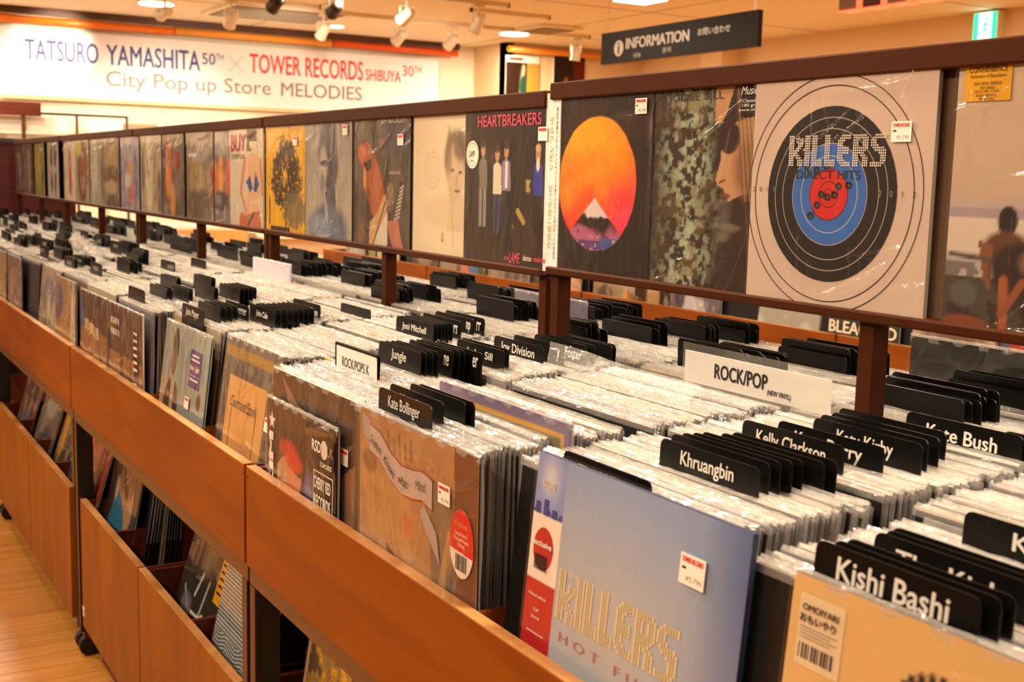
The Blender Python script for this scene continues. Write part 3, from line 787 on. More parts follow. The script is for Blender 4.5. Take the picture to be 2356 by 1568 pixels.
# orange sun and mountain cover
c = Canvas(150, '#1d120c')
n1 = c.noise(4, 4, 3); n2 = c.noise(10, 10, 9)
c.mix((n1 - .45) * 1.2 * (c.V > .75), '#4a1509')
ed = (n2 - .5) * .03
d = np.sqrt(((c.U - .505) / .37) ** 2 + ((c.V - .505) / .365) ** 2) + ed
ins = np.clip((1 - d) / .02, 0, 1)
sun = np.clip((c.V - .3) / .55 + (n1 - .5) * .9, 0, 1)[..., None]
colr = arr('#f0271c') * (1 - sun) + arr('#fa8a12') * sun
yk = np.clip((.45 - np.hypot(c.U - .38, c.V - .68)) * 3 * n1, 0, 1)[..., None]; colr = colr * (1 - yk) + arr('#fdb90f') * yk
pk = np.clip((.25 - np.hypot(c.U - .8, c.V - .33)) * 5 * n1, 0, 1)[..., None]; colr = colr * (1 - pk) + arr('#f04a78') * pk
c.c = c.c * (1 - ins[..., None]) + colr * ins[..., None]
mt = np.clip((.44 - np.abs(c.U - .50) * .82 - c.V + (n2 - .5) * .03) / .01, 0, 1) * ins
c.mix(mt, '#1c110d')
snow = mt * np.clip((c.V - .335 - (n2 - .5) * .22) / .02, 0, 1); c.mix(snow * .9, '#e6d3d4'); c.mix(snow * (n2 > .52), '#8a5a86')
cl = mt * np.clip((.30 + (n1 - .5) * .14 - c.V) / .03, 0, 1)
c.mix(cl * .85, '#8a3a6c'); c.mix(cl * (n2 > .5) * .6, '#c46a84'); c.mix(cl * (c.V < .2) * .9, '#4a2d74'); c.mix(cl * (c.U > .55) * (c.V < .22) * .7, '#2f5d92')
c.mix(cl * ((c.noise(40, 40, 2) > .7)) * .5, '#e9c9c0')
c.mix(ins * (c.noise(50, 50, 12) > .78) * .5 * (mt < .5), '#ffb53a')
t = record(HX - .002, 1.7225, HZ, 'record cover with an orange sun, a snowy mountain and a white paper strip', c, None, edge='#0d0b0a', seed=2, fringe=False)
b = box('paper_strip', -.1595, -.112, -.0030, -.0008, -.002, .318, M['white'], t)
text(b, 'ク\nル\nア\nン\nビ\nン', -.139, .228, .095, GOLD, y=-.0036, w=.0125, name='gold_lettering')
text(b, '全\nて\nが\n君\nに\n微\n笑\nむ', -.139, .098, .115, GOLD, y=-.0036, w=.0125, name='gold_lettering')
text(b, '\n'.join('霊妙不思議なソウルファンクサウンドが誘うメロウでエキゾチックな浪遊記'), -.122, .157, .27, M['ink'], y=-.0036, w=.0062, name='small_lettering')
price_tag(t, .905, .905)

# lichen and profile cover
c = Canvas(150, '#2c1e13')
n1 = c.noise(5, 6, 21); n2 = c.noise(26, 30, 22); n3 = c.noise(9, 9, 23)
c.mix((n1 > .5) * .4, '#4a3422')
lw = np.exp(-((c.U - .33 - (n1 - .5) * .15) / .17) ** 2)
c.mix(lw * (n2 > .47) * .95, '#8fa38c'); c.mix(lw * (n2 > .6) * .7, '#b4b494'); c.mix(lw * (n3 > .58) * .7, '#7d6a45'); c.mix((n2 < .42) * lw * .5, '#33261a')
c.U = c.U + .15; c.ell(.86, .7, .2, .3, '#241711', .4)
c.poly([(.66, .98), (.80, .99), (.74, .84), (.70, .8), (.66, .82)], '#c69363', .9)
c.poly([(.78, .80), (.98, .84), (1, .5), (.86, .47), (.78, .44), (.74, .50), (.70, .515), (.68, .54), (.71, .62), (.72, .7)], '#b98a64')
c.ell(.77, .735, .075, .075, '#2c130f', .15).ell(.90, .6, .09, .13, '#8d6040', .6)
c.ell(.76, .465, .03, .012, '#7a3a33', .3).line(.71, .528, .75, .54, .006, '#6d4129')
for i in range(14): c.line(.80 + i * .012, .99, .93 + i * .012, .15 + i * .03, .004, '#a4824f' if i % 2 else '#5d4527', .8)
c.poly([(.62, 0), (1, 0), (1, .45), (.86, .44), (.72, .36)], '#2c1c12', .7)
c.blot(3, 9, 8, .62, '#c8b9a4', .2, .25, (c.U > .6) & (c.V < .45))
c.U = c.U - .15
t = record(HX, 1.42, HZ, 'brown record cover with lichen and a profile of a face with glasses', c, None, edge='#3a3026', seed=3, amp=.002, fringe=False)
T(t, 'JUDEE SILL', .36, .93, .05, .42, ctext('dark_green_ink', '#3b3d33'), bold=.0)
b = vec(t, [('rect', .70, .83, .99, .97, '#0c0b0b')], y=-.0026, name='corner_label'); text(b, 'Music', .080, .298, .012, M['letter'], y=-.0034, w=.035, shear=.3)
text(b, 'Classic\n180 gra\nwww.mus', .080, .277, .017, M['letter'], y=-.0034, w=.045)

# shrink-wrapped cover on the right with a yellow sticker
c = Canvas(110, '#c3a98e').grad('#b59a82', '#cdb598', 'v', .4, 1)
c.mix(c.V < .5, '#b5a096'); c.rect(0, .42, 1, .46, '#a08c92'); c.mix((c.V < .42) * 1.0, '#cbb8a6'); c.mix((c.V < .30) * 1.0, '#aa9c98')

c.mix((c.V < .2) * 1.0, '#33231a'); c.mix((c.V < .26) * (c.noise(12, 12, 3) > .5) * .7, '#4a4238')
c.ell(.26, .415, .042, .055, '#1c110c', .15).ell(.26, .31, .10, .07, '#5a3421', .3).poly([(.14, .34), (.17, .2), (.2, .16), (.2, .33)], '#7a4a2c').ell(.32, .24, .12, .10, '#2a1a12', .3)
c.line(.02, .285, .2, .27, .008, '#4a4238').ell(.42, .27, .1, .06, '#7b5a3f', .3).ell(.09, .14, .06, .05, '#55504c', .3)
c.line(.26, .2, .27, .02, .02, '#9a5330').line(.34, .2, .26, .08, .016, '#8a4a2c').ell(.1, .03, .1, .03, '#7c3f22', .3)
t = record(HX, .822, HZ, 'record cover with a person playing guitar by the sea and a yellow sticker', c, None, edge='#1b1512', seed=0, amp=.0018, fringe=False)
b = vec(t, [('rect', .035, .845, .235, 1.0, '#e2a410')], y=-.0026, name='yellow_sticker')
for s_, z_, h_, w_ in (('KINGS OF', .310, .006, .036), ('CONVENIENCE', .302, .0065, .052), ('Declaration of Dependence', .294, .005, .048), ('2024 VINYL REISSUE', .286, .0035, .038), ('FEATURING', .281, .003, .02), ('24-25, MRS. COLD,', .277, .0035, .034), ('BOAT BEHIND,', .2725, .0035, .028), ('ME IN YOU', .2685, .0035, .02)):
    text(b, s_, -.115, z_, h_, M['ink'], y=-.0034, w=w_)
record(HX + .012, .99, HZ, 'wrapped record seen edge-on in the gap right of the target cover', None, None, edge='#6f5038', seed=3, W=.315, fringe=False)

# second rail
c = Canvas(130, '#1f1512'); c.blot(4, 4, 31, .55, '#4a3628', .25, .6); c.blot(3, 3, 35, .55, '#3d1711', .2, .6, c.V < .3)
for cu, cv_, a, b_ in ((.24, .63, '#6d6a5c', '#8f8b84'), (.42, .6, '#d3c5ad', '#3b3c66'), (.53, .62, '#86789a', '#1e1a20'), (.9, .6, '#33389a', '#17131a')):
    c.poly([(cu - .045, cv_ - .14), (cu + .06, cv_ - .14), (cu + .05, cv_ + .03), (cu, cv_ + .06), (cu - .05, cv_ + .03)], a).ell(cu, cv_ + .10, .028, .045, '#b98a6a', .2).ell(cu, cv_ + .135, .03, .025, '#3a2a1c', .3)
    c.rect(cu - .04, cv_ - .38, cu - .005, cv_ - .14, b_, .8).rect(cu + .008, cv_ - .38, cu + .045, cv_ - .14, b_, .8)
c.rect(.52, .5, .55, .66, '#e0d4c0').ell(.9, .64, .02, .04, '#e0d4c0', .2).ell(.9, .735, .03, .025, '#c9a878', .2)
c.blot(9, 9, 36, .66, '#b3a05c', .05, .8, (c.U > .6) & (c.U < .88) & (c.V > .25) & (c.V < .55)); c.line(.68, .36, .75, .3, .02, '#b99b4c', .8)
t = record(HX - .004, 2.0335, HZ - .0105, 'dark record cover with four standing musicians and pink lettering', c, None, edge='#c62f52', seed=1, fringe=False)
T(t, 'HEARTBREAKERS', .55, .905, .07, .76, PINK, bold=.01); T(t, 'the', .565, .075, .03, .06, PINK, shear=.3)
T(t, 'LAMF.', .665, .078, .065, .13, PINK, bold=.01); T(t, 'demo', .81, .088, .035, .10, CREAM, bold=.02); T(t, 'sessions', .945, .088, .03, .13, PINK, bold=.02)
b = vec(t, [('disc', .11, .70, .082, .088, '#ece3d2'), ('ring', .11, .70, .074, .004, '#6a6058')], y=-.0026, name='round_sticker')
text(b, 'LAMF', -.123, .222, .012, M['ink'], y=-.0034, w=.022); text(b, 'DEMOS', -.123, .208, .005, M['ink'], y=-.0034, w=.012)
price_tag(t, .96, .815, detail=False)
c = Canvas(120, '#d8c4a2'); n = c.noise(30, 30, 4)
c.mix((np.abs(np.sin(np.hypot(c.U - .3, c.V - .6) * 90)) > .8) * (np.hypot(c.U - .3, c.V - .6) < .15) * .25, '#8d7656').mix((np.abs(np.sin(np.hypot(c.U - .98, c.V - .6) * 90)) > .8) * (np.hypot(c.U - .98, c.V - .6) < .2) * .25, '#8d7656')
c.ell(.6, .32, .42, .12, '#c5ad89', .4, .5).poly([(.52, .2), (.78, .2), (.74, .44), (.54, .44)], '#c9b08a', .8)
c.ell(.62, .68, .15, .18, '#6b5843', .3, .9).ell(.63, .58, .12, .2, '#c4aa86', .25).ell(.70, .76, .10, .10, '#5c4a38', .5, .8).ell(.54, .72, .04, .16, '#7a654d', .5, .7)
c.ell(.59, .60, .022, .01, '#4d3c2c', .5).ell(.70, .585, .022, .01, '#4d3c2c', .5).ell(.65, .53, .016, .04, '#a58a68', .7, .6).ell(.66, .465, .04, .01, '#7c5240', .5)
c.line(.57, .5, .62, .1, .004, '#8d7656', .7).ell(.46, .15, .018, .035, '#b5452c', .3).ell(.46, .155, .008, .02, '#d8c4a2', .3).grain(.05)
t = record(HX, 2.2815, HZ - .0105, 'cream record cover with a pencil portrait of a man', c, None, edge='#cdb995', film=True, seed=2, amp=.0008, fringe=False)
c = Canvas(130, '#3b3129'); n = c.noise(7, 7, 5); c.mix((n > .55) * .5, '#5a5248').mix((c.U > .55) * (c.V > .72) * .7, '#3b3350')
c.poly([(.05, .98), (.3, .95), (.28, .72), (.05, .75)], '#4d4335').poly([(.07, .78), (.28, .8), (.45, .62), (.56, .45), (.52, .3), (.40, .22), (.33, .27), (.27, .36), (.24, .40), (.2, .45), (.2, .55), (.1, .66)], '#a8532a')
c.ell(.15, .72, .07, .06, '#c96a34', .4).poly([(.17, .64), (.32, .68), (.33, .60), (.24, .58)], '#140d0a').ell(.2, .53, .03, .08, '#d98a52', .5).ell(.27, .42, .035, .03, '#8f3c20', .5).ell(.40, .5, .1, .12, '#b56532', .8, .6)
c.poly([(.28, 0), (.3, .2), (.42, .26), (.56, .42), (.62, .36), (.56, .2), (.55, 0)], '#cfa06c').poly([(.36, 0), (.42, .1), (.62, .3), (.62, .05), (.6, 0)], '#d9cdb8').line(.34, 0, .58, .36, .008, '#2a1a12')
c.ell(.66, .40, .07, .10, '#9a8462', .3).blot(30, 30, 6, .5, '#5c4630', .05, .8, np.hypot((c.U - .66) / .07, (c.V - .4) / .1) < 1)
for i in range(9): c.line(.74 + i * .012, .24 + i * .028, .82 + i * .009, .26 + i * .028, .006, '#cfc7bb')
c.poly([(.62, .22), (.8, .24), (.86, .08), (.92, 0), (.74, 0), (.66, .1)], '#b9705a').ell(.14, .1, .06, .14, '#7b4a34', .6, .7).ell(.5, .8, .06, .02, '#8a5c46', .6)
t = record(HX, 2.612, HZ - .0105, 'record cover with a man in warm light holding a microphone, dark background', c, None, edge='#241d1a', seed=3, amp=.0016, fringe=False)
T(t, 'JEFF BUCKLEY', .7, .945, .045, .42, CREAM, bold=.01); T(t, 'GRACE', .74, .575, .022, .18, CREAM, bold=.01, space=1.4); price_tag(t, .85, .81, detail=False)
c = Canvas(100, '#a9a191').grad('#b7ad93', '#8d8a87', 'v'); n = c.noise(5, 5, 7)
c.ell(.5, .75, .2, .26, '#4f5260', .25).ell(.55, .62, .16, .22, '#3c4052', .3).ell(.4, .62, .09, .15, '#b6aca0', .5).ell(.42, .64, .09, .025, '#262b3c', .5).ell(.38, .48, .05, .08, '#7f8290', .6)
c.poly([(.42, .4), (.66, .45), (.68, .25), (.5, .12), (.38, .2)], '#3a4058').ell(.5, .1, .42, .2, '#5c6884', .35).ell(.35, .1, .2, .12, '#8f99ac', .6).ell(.45, .3, .03, .14, '#a8a8a4', .6, rot=.3)
t = record(HX, 2.943, HZ - .0105, 'blue-grey record cover with a blurred head and shoulders', c, None, edge='#54545c', seed=0, amp=.0016, fringe=False)
T(t, 'JAMES BLAKE', .5, .1, .04, .5, ctext('pale_blue_ink', '#9aa4b8')); price_tag(t, .88, .9, detail=False)
c = Canvas(130, '#e3a90a'); n = c.noise(26, 26, 8); n1 = c.noise(6, 6, 9)
cr = np.sqrt(((c.U - .5) / .42) ** 2 + ((c.V - .52) / .34) ** 2) + (n1 - .5) * .5 + (n - .5) * .5
c.mix(np.clip((.92 - cr) / .04, 0, 1) * np.clip((n - .27) / .03, 0, 1), '#3a2a14'); c.ell(.5, .50, .06, .08, '#d9a410', .2).line(.53, .5, .52, .08, .014, '#35260f').line(.53, .4, .4, .6, .008, '#35260f').line(.53, .42, .66, .58, .008, '#35260f')
c.mix(np.clip((.3 - np.hypot(c.U - .75, (c.V - .24) * 1.8) + (n - .5) * .3) / .03, 0, 1) * .85, '#6e6248'); c.rect(.12, 0, .62, .07, '#33281c').line(.1, .3, .1, .1, .018, '#3b2c18').ell(.1, .33, .014, .018, '#3b2c18')
t = record(HX, 3.262, HZ - .0105, 'yellow record cover with a dark leafy tree', c, None, edge='#c8960c', seed=2, amp=.0018, fringe=False)
T(t, 'JACK JOHNSON', .72, .93, .02, .3, ctext('dim_gold_ink', '#b0820c')); price_tag(t, .78, .83, detail=False)
# third rail
c = Canvas(110, '#cfc0a8'); c.rect(.52, .75, .66, 1, '#3a2c22', .9)
c.ell(.70, .85, .10, .09, '#e2ccae', .2).ell(.7, .93, .12, .06, '#5a3d26', .4).rect(.6, .845, .82, .885, '#241a18').rect(.66, .66, .76, .8, '#dcbf9c')
c.poly([(.45, .65), (.6, .72), (.85, .72), (.95, .62), (.88, .3), (.9, .1), (.5, .1), (.56, .34)], '#dcae84').line(.46, .66, .34, .36, .035, '#c98554').line(.34, .36, .5, .18, .03, '#d08c5c').line(.93, .66, .97, .36, .03, '#c98554')
c.poly([(.50, .46), (.62, .52), (.70, .40), (.62, .36)], '#23488c').poly([(.78, .56), (.88, .44), (.80, .36), (.72, .38)], '#23488c').poly([(.3, .04), (.5, .14), (.9, .2), (.97, 0), (.3, 0)], '#c4714c').line(.55, .05, .72, .16, .02, '#4c5058').ell(.4, .08, .12, .08, '#c8603e', .6)
t = record(HX - .004, 3.592, HZ - .0105, 'record cover with a person in a blue swimsuit and red lettering', c, None, edge='#b59a7c', seed=1, amp=.0014, fringe=False)
T(t, 'BUY', .27, .83, .16, .46, MAG, bold=.02); T(t, 'CONTORTIONS', .26, .70, .045, .42, M['ink'])
def blurcover(seed, base, blobs, n=60):
    c = Canvas(n, base); r = random.Random(seed)
    for i, (col, cu, cv_, ru, rv) in enumerate(blobs):
        c.ell(cu, cv_, ru, rv, col, .35, .9)
    c.blot(7, 7, seed, .58, '#d0c2b0', .1, .3); c.blot(6, 9, seed + 1, .6, '#4a3a30', .1, .35)
    return c.grain(.05, seed)
FARC = [(3.86, 'orange and grey record cover with glowing orange figures', '#7c6f6e', [('#e07a24', .3, .45, .1, .2), ('#f09a34', .5, .5, .08, .22), ('#d85c24', .75, .5, .1, .2), ('#3c3a44', .5, .25, .3, .1), ('#a79c94', .5, .85, .5, .14)]),
        (4.085, 'grey and tan record cover left of the orange figures', '#8a7a68', [('#b59c6c', .4, .45, .3, .2), ('#b0a8a2', .5, .8, .4, .15), ('#6b5a44', .5, .2, .5, .16), ('#b23a1e', .95, .45, .05, .2)]),
        (4.445, 'grey record cover with an orange-red flame shaped figure', '#6c6054', [('#d8682a', .35, .55, .14, .4), ('#ee8e30', .3, .45, .1, .2), ('#e0a050', .5, .2, .12, .2), ('#8c8274', .75, .6, .2, .4)]),
        (4.74, 'pale record cover with a cream column figure beside the flame cover', '#b8aa92', [('#dccfae', .4, .5, .16, .5), ('#7c6a54', .12, .5, .08, .3), ('#a38c4c', .7, .4, .08, .3), ('#6c6464', .9, .3, .1, .25)]),
        (5.1, 'bluish record cover with orange and pink smudges', '#a29aa6', [('#b8b2c0', .5, .85, .5, .2), ('#e0963c', .55, .55, .12, .12), ('#c46a5a', .6, .25, .2, .16), ('#6a6494', .8, .4, .1, .4), ('#d8cfcc', .4, .4, .16, .1)]),
        (5.43, 'tan record cover with a blurred crowd', '#8f7c62', [('#b59a6c', .5, .7, .4, .2), ('#6b5138', .5, .45, .5, .14), ('#c0a878', .5, .3, .4, .1), ('#5a4634', .6, .1, .4, .1)]),
        (5.72, 'pale green and cream record cover', '#a8a08a', [('#c6bfa6', .3, .6, .2, .5), ('#8fa05a', .4, .1, .1, .1), ('#6c6a5c', .8, .5, .1, .4)]),
        (6.04, 'brown record cover with a round face and a yellow corner', '#a08a6c', [('#5a3220', .5, .5, .35, .5), ('#96563a', .55, .5, .2, .35), ('#b8b03c', .2, .85, .3, .12)]),
        (6.36, 'cream record cover with a red candle shape', '#cdbba4', [('#b5543c', .5, .5, .14, .36), ('#a9431f', .5, .3, .1, .2)]),
        (6.80, 'white record cover with four dark figures in a grid', '#cfc8bc', [('#3a2418', .35, .72, .11, .18), ('#3a2418', .7, .72, .11, .18), ('#3a2418', .35, .3, .11, .18), ('#3a2418', .7, .3, .11, .18), ('#d8842a', .85, .75, .06, .08)]),
        (7.24, 'yellow-green record cover next to the four figures', '#8f8a34', [('#b0a444', .4, .6, .3, .4), ('#3a4424', .8, .4, .06, .12), ('#b04a24', .8, .1, .08, .1)]),
        (7.60, 'brown and pale striped record cover near the partition', '#6c5242', [('#a5958a', .6, .5, .1, .5), ('#4a2c20', .85, .5, .1, .5)]),
        (7.93, 'dark brown record cover touching the partition', '#4c382c', [('#8a7a70', .5, .5, .1, .4)])]
for i, (yc, lab, base, bl) in enumerate(FARC):
    t = record(HX - (.004 if i % 2 else 0), yc, HZ - .0105, lab, blurcover(40 + i, base, bl), None, edge='#2a221c', seed=i, amp=.0014, fringe=False)
    if i == 0:
        vec(t, [('rect', -.0, .62, .1, .95, '#e4dcd0')], y=-.0026, name='white_strip'); price_tag(t, .88, .85, detail=False)
    if i == 1: marks(t, [(.1, .70, .3, .04)], 'letter')
    if i == 2: vec(t, [('disc', .72, .66, .09, .1, '#c23a1c')], y=-.0026, name='red_sticker')

# ---- records facing out of the front bins
ZB = .772
# near unit, first column: dark cover with a smaller record before it
c = Canvas(120, '#3d2a20'); n = c.noise(4, 4, 51); c.mix((n > .5) * .35, '#5c4636')
c.poly([(.12, .98), (.3, .86), (.6, .80), (.42, .76), (.2, .84)], '#97684a').poly([(.3, .66), (.75, .72), (.95, .80), (.8, .66), (.4, .58)], '#8d6244', .8).poly([(.8, .6), (.95, .7), (1, .3), (.86, 0), (.8, .2)], '#b98562', .8)
c.ell(.85, .1, .1, .12, '#8d2f24', .5).blot(5, 5, 53, .62, '#8d7b6c', .1, .2)
t = record(0.688, 1.779, 0.773, 'dark brown wrapped record behind the smaller record with a star', c, None, lean=0.01, edge='#c0b49c', seed=1, amp=.0018, W=0.375)
price_tag(t, .86, .72, detail=False); T(t, 'Lu', .965, .74, .05, .04, ctext('wine_ink', '#8a2a2e'))
c = Canvas(110, '#3a251c'); c.poly([(.05, .3), (.1, .55), (.3, .72), (.5, .5), (.9, .3), (.9, .22), (.5, .1), (.1, .2)], '#b98a60').ell(.34, .74, .13, .06, '#b5281c', .5).ell(.42, .68, .12, .06, '#c83a24', .5)
c.poly([(.3, .64), (.52, .6), (.5, .2), (.34, .22)], '#d07a52').ell(.66, .56, .08, .12, '#4d4488', .5).poly([(.62, .4), (.76, .4), (.8, .05), (.66, .02)], '#8f86a4').blot(6, 6, 55, .6, '#2a1a22', .1, .7, c.V < .3).poly([(.2, .1), (.6, .02), (.6, .1), (.24, .2)], '#7d1c18')
c.rect(0, 0, .17, 1, '#33221c')
t = record(.672, 1.796, .772, 'small wrapped record with a red figure and a white star', c, None, lean=.01, W=.309, H=.268, edge='#14100e', seed=2, amp=.0014)
W2, H2 = .309, .268
st = [(.085 + .055 * math.cos(PI / 2 + i * PI / 5) * (1 if i % 2 == 0 else .45), .87 + .06 * math.sin(PI / 2 + i * PI / 5) * (1 if i % 2 == 0 else .45)) for i in range(10)]
vec(t, [('poly', st, '#e8e0d4'), ('rect', .035, .42, .12, .46, '#33221c')], W2, H2, name='white_star')
text(t, 'KIM', (.085 - .5) * W2, .60 * H2, .02, M['letter'], y=-.0022, w=.10, roty=-PI / 2, bold=.06); text(t, 'M', (.085 - .5) * W2, .38 * H2, .022, M['letter'], y=-.0022, w=.035, roty=-PI / 2, bold=.06)
b = vec(t, [('rect', .70, .46, .985, .93, '#1a1411'), ('rect', .715, .48, .975, .72, '#e5ddd0'), ('rect', .722, .487, .968, .713, '#1a1411'), ('disc', .855, .86, .045, .055, '#e5ddd0')], W2, H2, y=-.0026, name='black_sticker')
for s_, u, v, h_, w_ in (('RSD', .762, .865, .017, .036), ('UK', .945, .865, .015, .024), ('12.04.2025', .89, .775, .007, .046), ('CHERRY RED', .845, .655, .018, .068), ('RECORDS', .845, .545, .020, .066)):
    text(b, s_, (u - .5) * W2, v * H2, h_, M['letter'] if s_ != 'UK' else M['grey'], y=-.0036, w=w_, bold=.04)
price_tag(t, .88, .36, W2, H2)
# scroll cover
c = Canvas(160, '#a87a50'); n = c.noise(5, 5, 61); n2 = c.noise(22, 22, 62)
c.mix((n > .5) * .3, '#c29a68').mix((n2 > .6) * .2, '#6d4a2e').rect(.2, .0, .2 + .28, .75, '#bd9058', .5).rect(.0, .45, .22, .8, '#b08450', .4)
c.poly([(.0, .34), (.3, .22), (.75, .1), (1, .06), (1, 0), (0, 0)], '#3b2a20').blot(8, 6, 64, .5, '#7a3a26', .08, .6, c.V < .22).poly([(0, .28), (.2, .2), (.18, .14), (0, .2)], '#5c5248')
c.poly([(.26, .46), (.42, .38), (.6, .28), (.55, .28), (.36, .36), (.26, .43)], '#4a3426', .9).poly([(.64, .84), (.85, .8), (.85, .3), (.78, .1), (.68, .2), (.64, .6)], '#665c50', .8).poly([(.82, 1), (1, 1), (1, 0), (.86, .0), (.84, .5)], '#5f2b1a', .9)
c.poly([(.67, .28), (.78, .66), (.82, .66), (.76, .1), (.7, .05)], '#a8825c').ell(.8, .3, .04, .24, '#4f5138', .4).ell(.44, .58, .05, .05, '#b5663c', .6).ell(.1, .78, .07, .05, '#6d5030', .5, .8)
for i in range(5): c.line(.27 + i * .05, .95 - (i % 2) * .03, .28 + i * .05, .86, .006, '#5c3a22', .8)
c.ell(.95, .05, .06, .06, '#8d1f1a', .4).grain(.06)
rib = []
rb = [(.04, .95), (.16, .86), (.10, .80), (.22, .76), (.34, .64), (.46, .62), (.6, .66), (.68, .60)]
def ribbon(off):
    P = [(.10, .885), (.2, .865), (.3, .80), (.4, .765), (.5, .77), (.58, .785), (.66, .765)]
    return [(u, v + off) for u, v in P]
up, lo = ribbon(.058), ribbon(-.058)
shp = [('poly', [(.03, .985), (.19, .93), (.12, .90), (.17, .86), (.04, .88)], '#a99a98')]
for col_, e in (('#a8402c', .007), ('#b9aaa4', 0)):
    for a, b_ in zip(range(6), range(1, 7)):
        shp.append(('poly', [(lo[a][0], lo[a][1] - e), (lo[b_][0], lo[b_][1] - e), (up[b_][0], up[b_][1] + e), (up[a][0], up[a][1] + e)], col_))
shp.append(('poly', [(.60, .71), (.70, .62), (.73, .50), (.62, .60), (.56, .68)], '#a99a98'))
t = record(0.6715, 1.374, 0.78, 'tan wrapped record with a ribbon scroll, red round sticker and price tag', c, shp, lean=0.0, edge='#0f0c0b', seed=3, amp=.0022, W=0.347)
for i, (s_, u, v, ry) in enumerate((('Southern', .175, .868, .35), ('Knows', .30, .80, .5), ('what', .425, .768, .1), ('Mind', .575, .785, -.1))):
    T(t, s_, u, v, .04, .11 if len(s_) > 4 else .085, M['ink'], shear=.25, roty=ry, y=-.0042)
b = vec(t, [('disc', .895, .64, .087, .135, '#e6ded0'), ('poly', [(.808, .61)] + [(.895 + .087 * math.cos(a * PI / 16), .64 + .135 * math.sin(a * PI / 16)) for a in range(17)][::-1] + [(.982, .60)], '#cc1f1c')], y=-.0028, name='red_sticker')
text(b, 'KATE BOLLINGER', .137, .225, .005, GOLD, y=-.0036, w=.034); text(b, 'Songs From A\nThousand Frames\nOf Mind', .137, .207, .019, CREAM, y=-.0036, w=.038)
for i in range(8): box('barcode_bar', .1235 + i * .0036, .1235 + i * .0036 + (.0018 if i % 3 else .001), -.0034, -.003, .168, .188, M['ink'], b)
price_tag(t, .765, .80)
# blue cover with block lettering, leaning back
c = Canvas(130, '#8f9aac'); n = c.noise(4, 4, 71)
c.grad('#a3b2c4', '#8aa0c8', 'v', 0, 1); c.mix(np.clip(1 - np.hypot(c.U - .42, c.V - .52) * 1.9, 0, 1) * .8 + (n - .5) * .3, '#bcb9b4'); c.mix(np.clip((c.U - .82) * 5, 0, 1) * np.clip(c.V * 1.2, 0, 1) * .85, '#1c4a86'); c.mix(np.clip((c.U - .7) * 3, 0, 1) * .4, '#5d6fa6')
SB = c.U < .165
c.mix(SB * 1.0, '#e9ded0'); c.mix(SB * (c.V > .785), '#7e92cc'); c.mix(SB * np.exp(-((c.U - .08) / .05) ** 2 - ((c.V - .92) / .07) ** 2), '#c8c8d6'); c.mix(SB * (c.V < .56), '#b81416'); c.mix(SB * (c.V > .785) * (c.V < .80 + .012 * np.sin(c.U * 90)), '#2a3f92').grain(.05)
pts, rr = logo_dots(.185, .47, .77, .64)
sh = [('disc', .078, .672, .056, .075, '#b81618'), ('dots', pts, .0088, '#d6c8a6', 4), ('rect', .03, .372, .13, .376, '#e9d8c8'), ('rect', .015, .79, .04, .83, '#26388a'), ('rect', .06, .79, .085, .845, '#26388a'), ('rect', .11, .79, .135, .82, '#26388a')]
t = record(0.671, .9375, 0.803, 'pale blue record with white block lettering and a red side strip, leaning', c, sh, lean=0.09, edge='#26345c', seed=0, amp=.0004, film=True, fringe=False, th=.006, W=0.351, H=0.318)
T(t, 'HOT FUSS', .475, .415, .032, .52, ROSE, space=1.6); T(t, 'the', .262, .64, .02, .05, CREAM); T(t, 'exclusive', .078, .69, .02, .105, M['letter'], bold=.03, y=-.0024)
for i in range(10): box('barcode_bar', -.1615 + i * .0026, -.1602 + i * .0026, -.0024, -.002, .190, .207, M['ink'], t)
for s_, v, h_, w_ in (('limited edition', .505, .012, .10), ('1LP', .455, .013, .03), ('bone', .43, .013, .045), ('20th anniversary', .26, .011, .105), ('limited edition', .235, .011, .10)): T(t, s_, .076, v, h_, w_, M['letter'])
T(t, 'KILLERS', .078, .90, .02, .07, CREAM, bold=.03); price_tag(t, .80, .83, s=1.15)
# tan cover with barcode label at the bottom right corner
c = Canvas(110, '#d8b070'); c.mix(c.noise(3, 3, 81) * .5, '#e0c084').mix(c.noise(6, 3, 82) * .3, '#cc9c58')
c.ell(.46, .785, .085, .075, '#120e28', .12)
for i in range(13): a = PI * i / 12; c.line(.46, .785, .46 + .115 * math.cos(a), .79 + .095 * math.sin(a), .011, '#120e28')
c.ell(.46, .685, .08, .08, '#c08a5c', .15).ell(.40, .45, .2, .2, '#8a6a4a', .4, .5)
sh = [('rect', .03, .765, .175, .955, '#dfc9a4')] + [('rect', .04 + i * .0105, .785, .04 + i * .0105 + (.007 if i % 3 else .004), .825, '#28233a') for i in range(11)]
t = record(0.674, 0.541, 0.788, 'golden tan wrapped record with a pale barcode label, nearest in the bottom right corner', c, sh, lean=0.09, edge='#0d0b0a', seed=3, amp=.003, W=0.342)
T(t, 'OMOIYARI', .10, .922, .017, .115, M['ink'], bold=.02, y=-.0024); T(t, 'おもいやり', .095, .893, .022, .115, M['ink'], bold=.03, y=-.0024)
marks(t, [(.04, .868 - i * .009, .12 - .02 * (i % 2), .0025) for i in range(4)], 'grey')
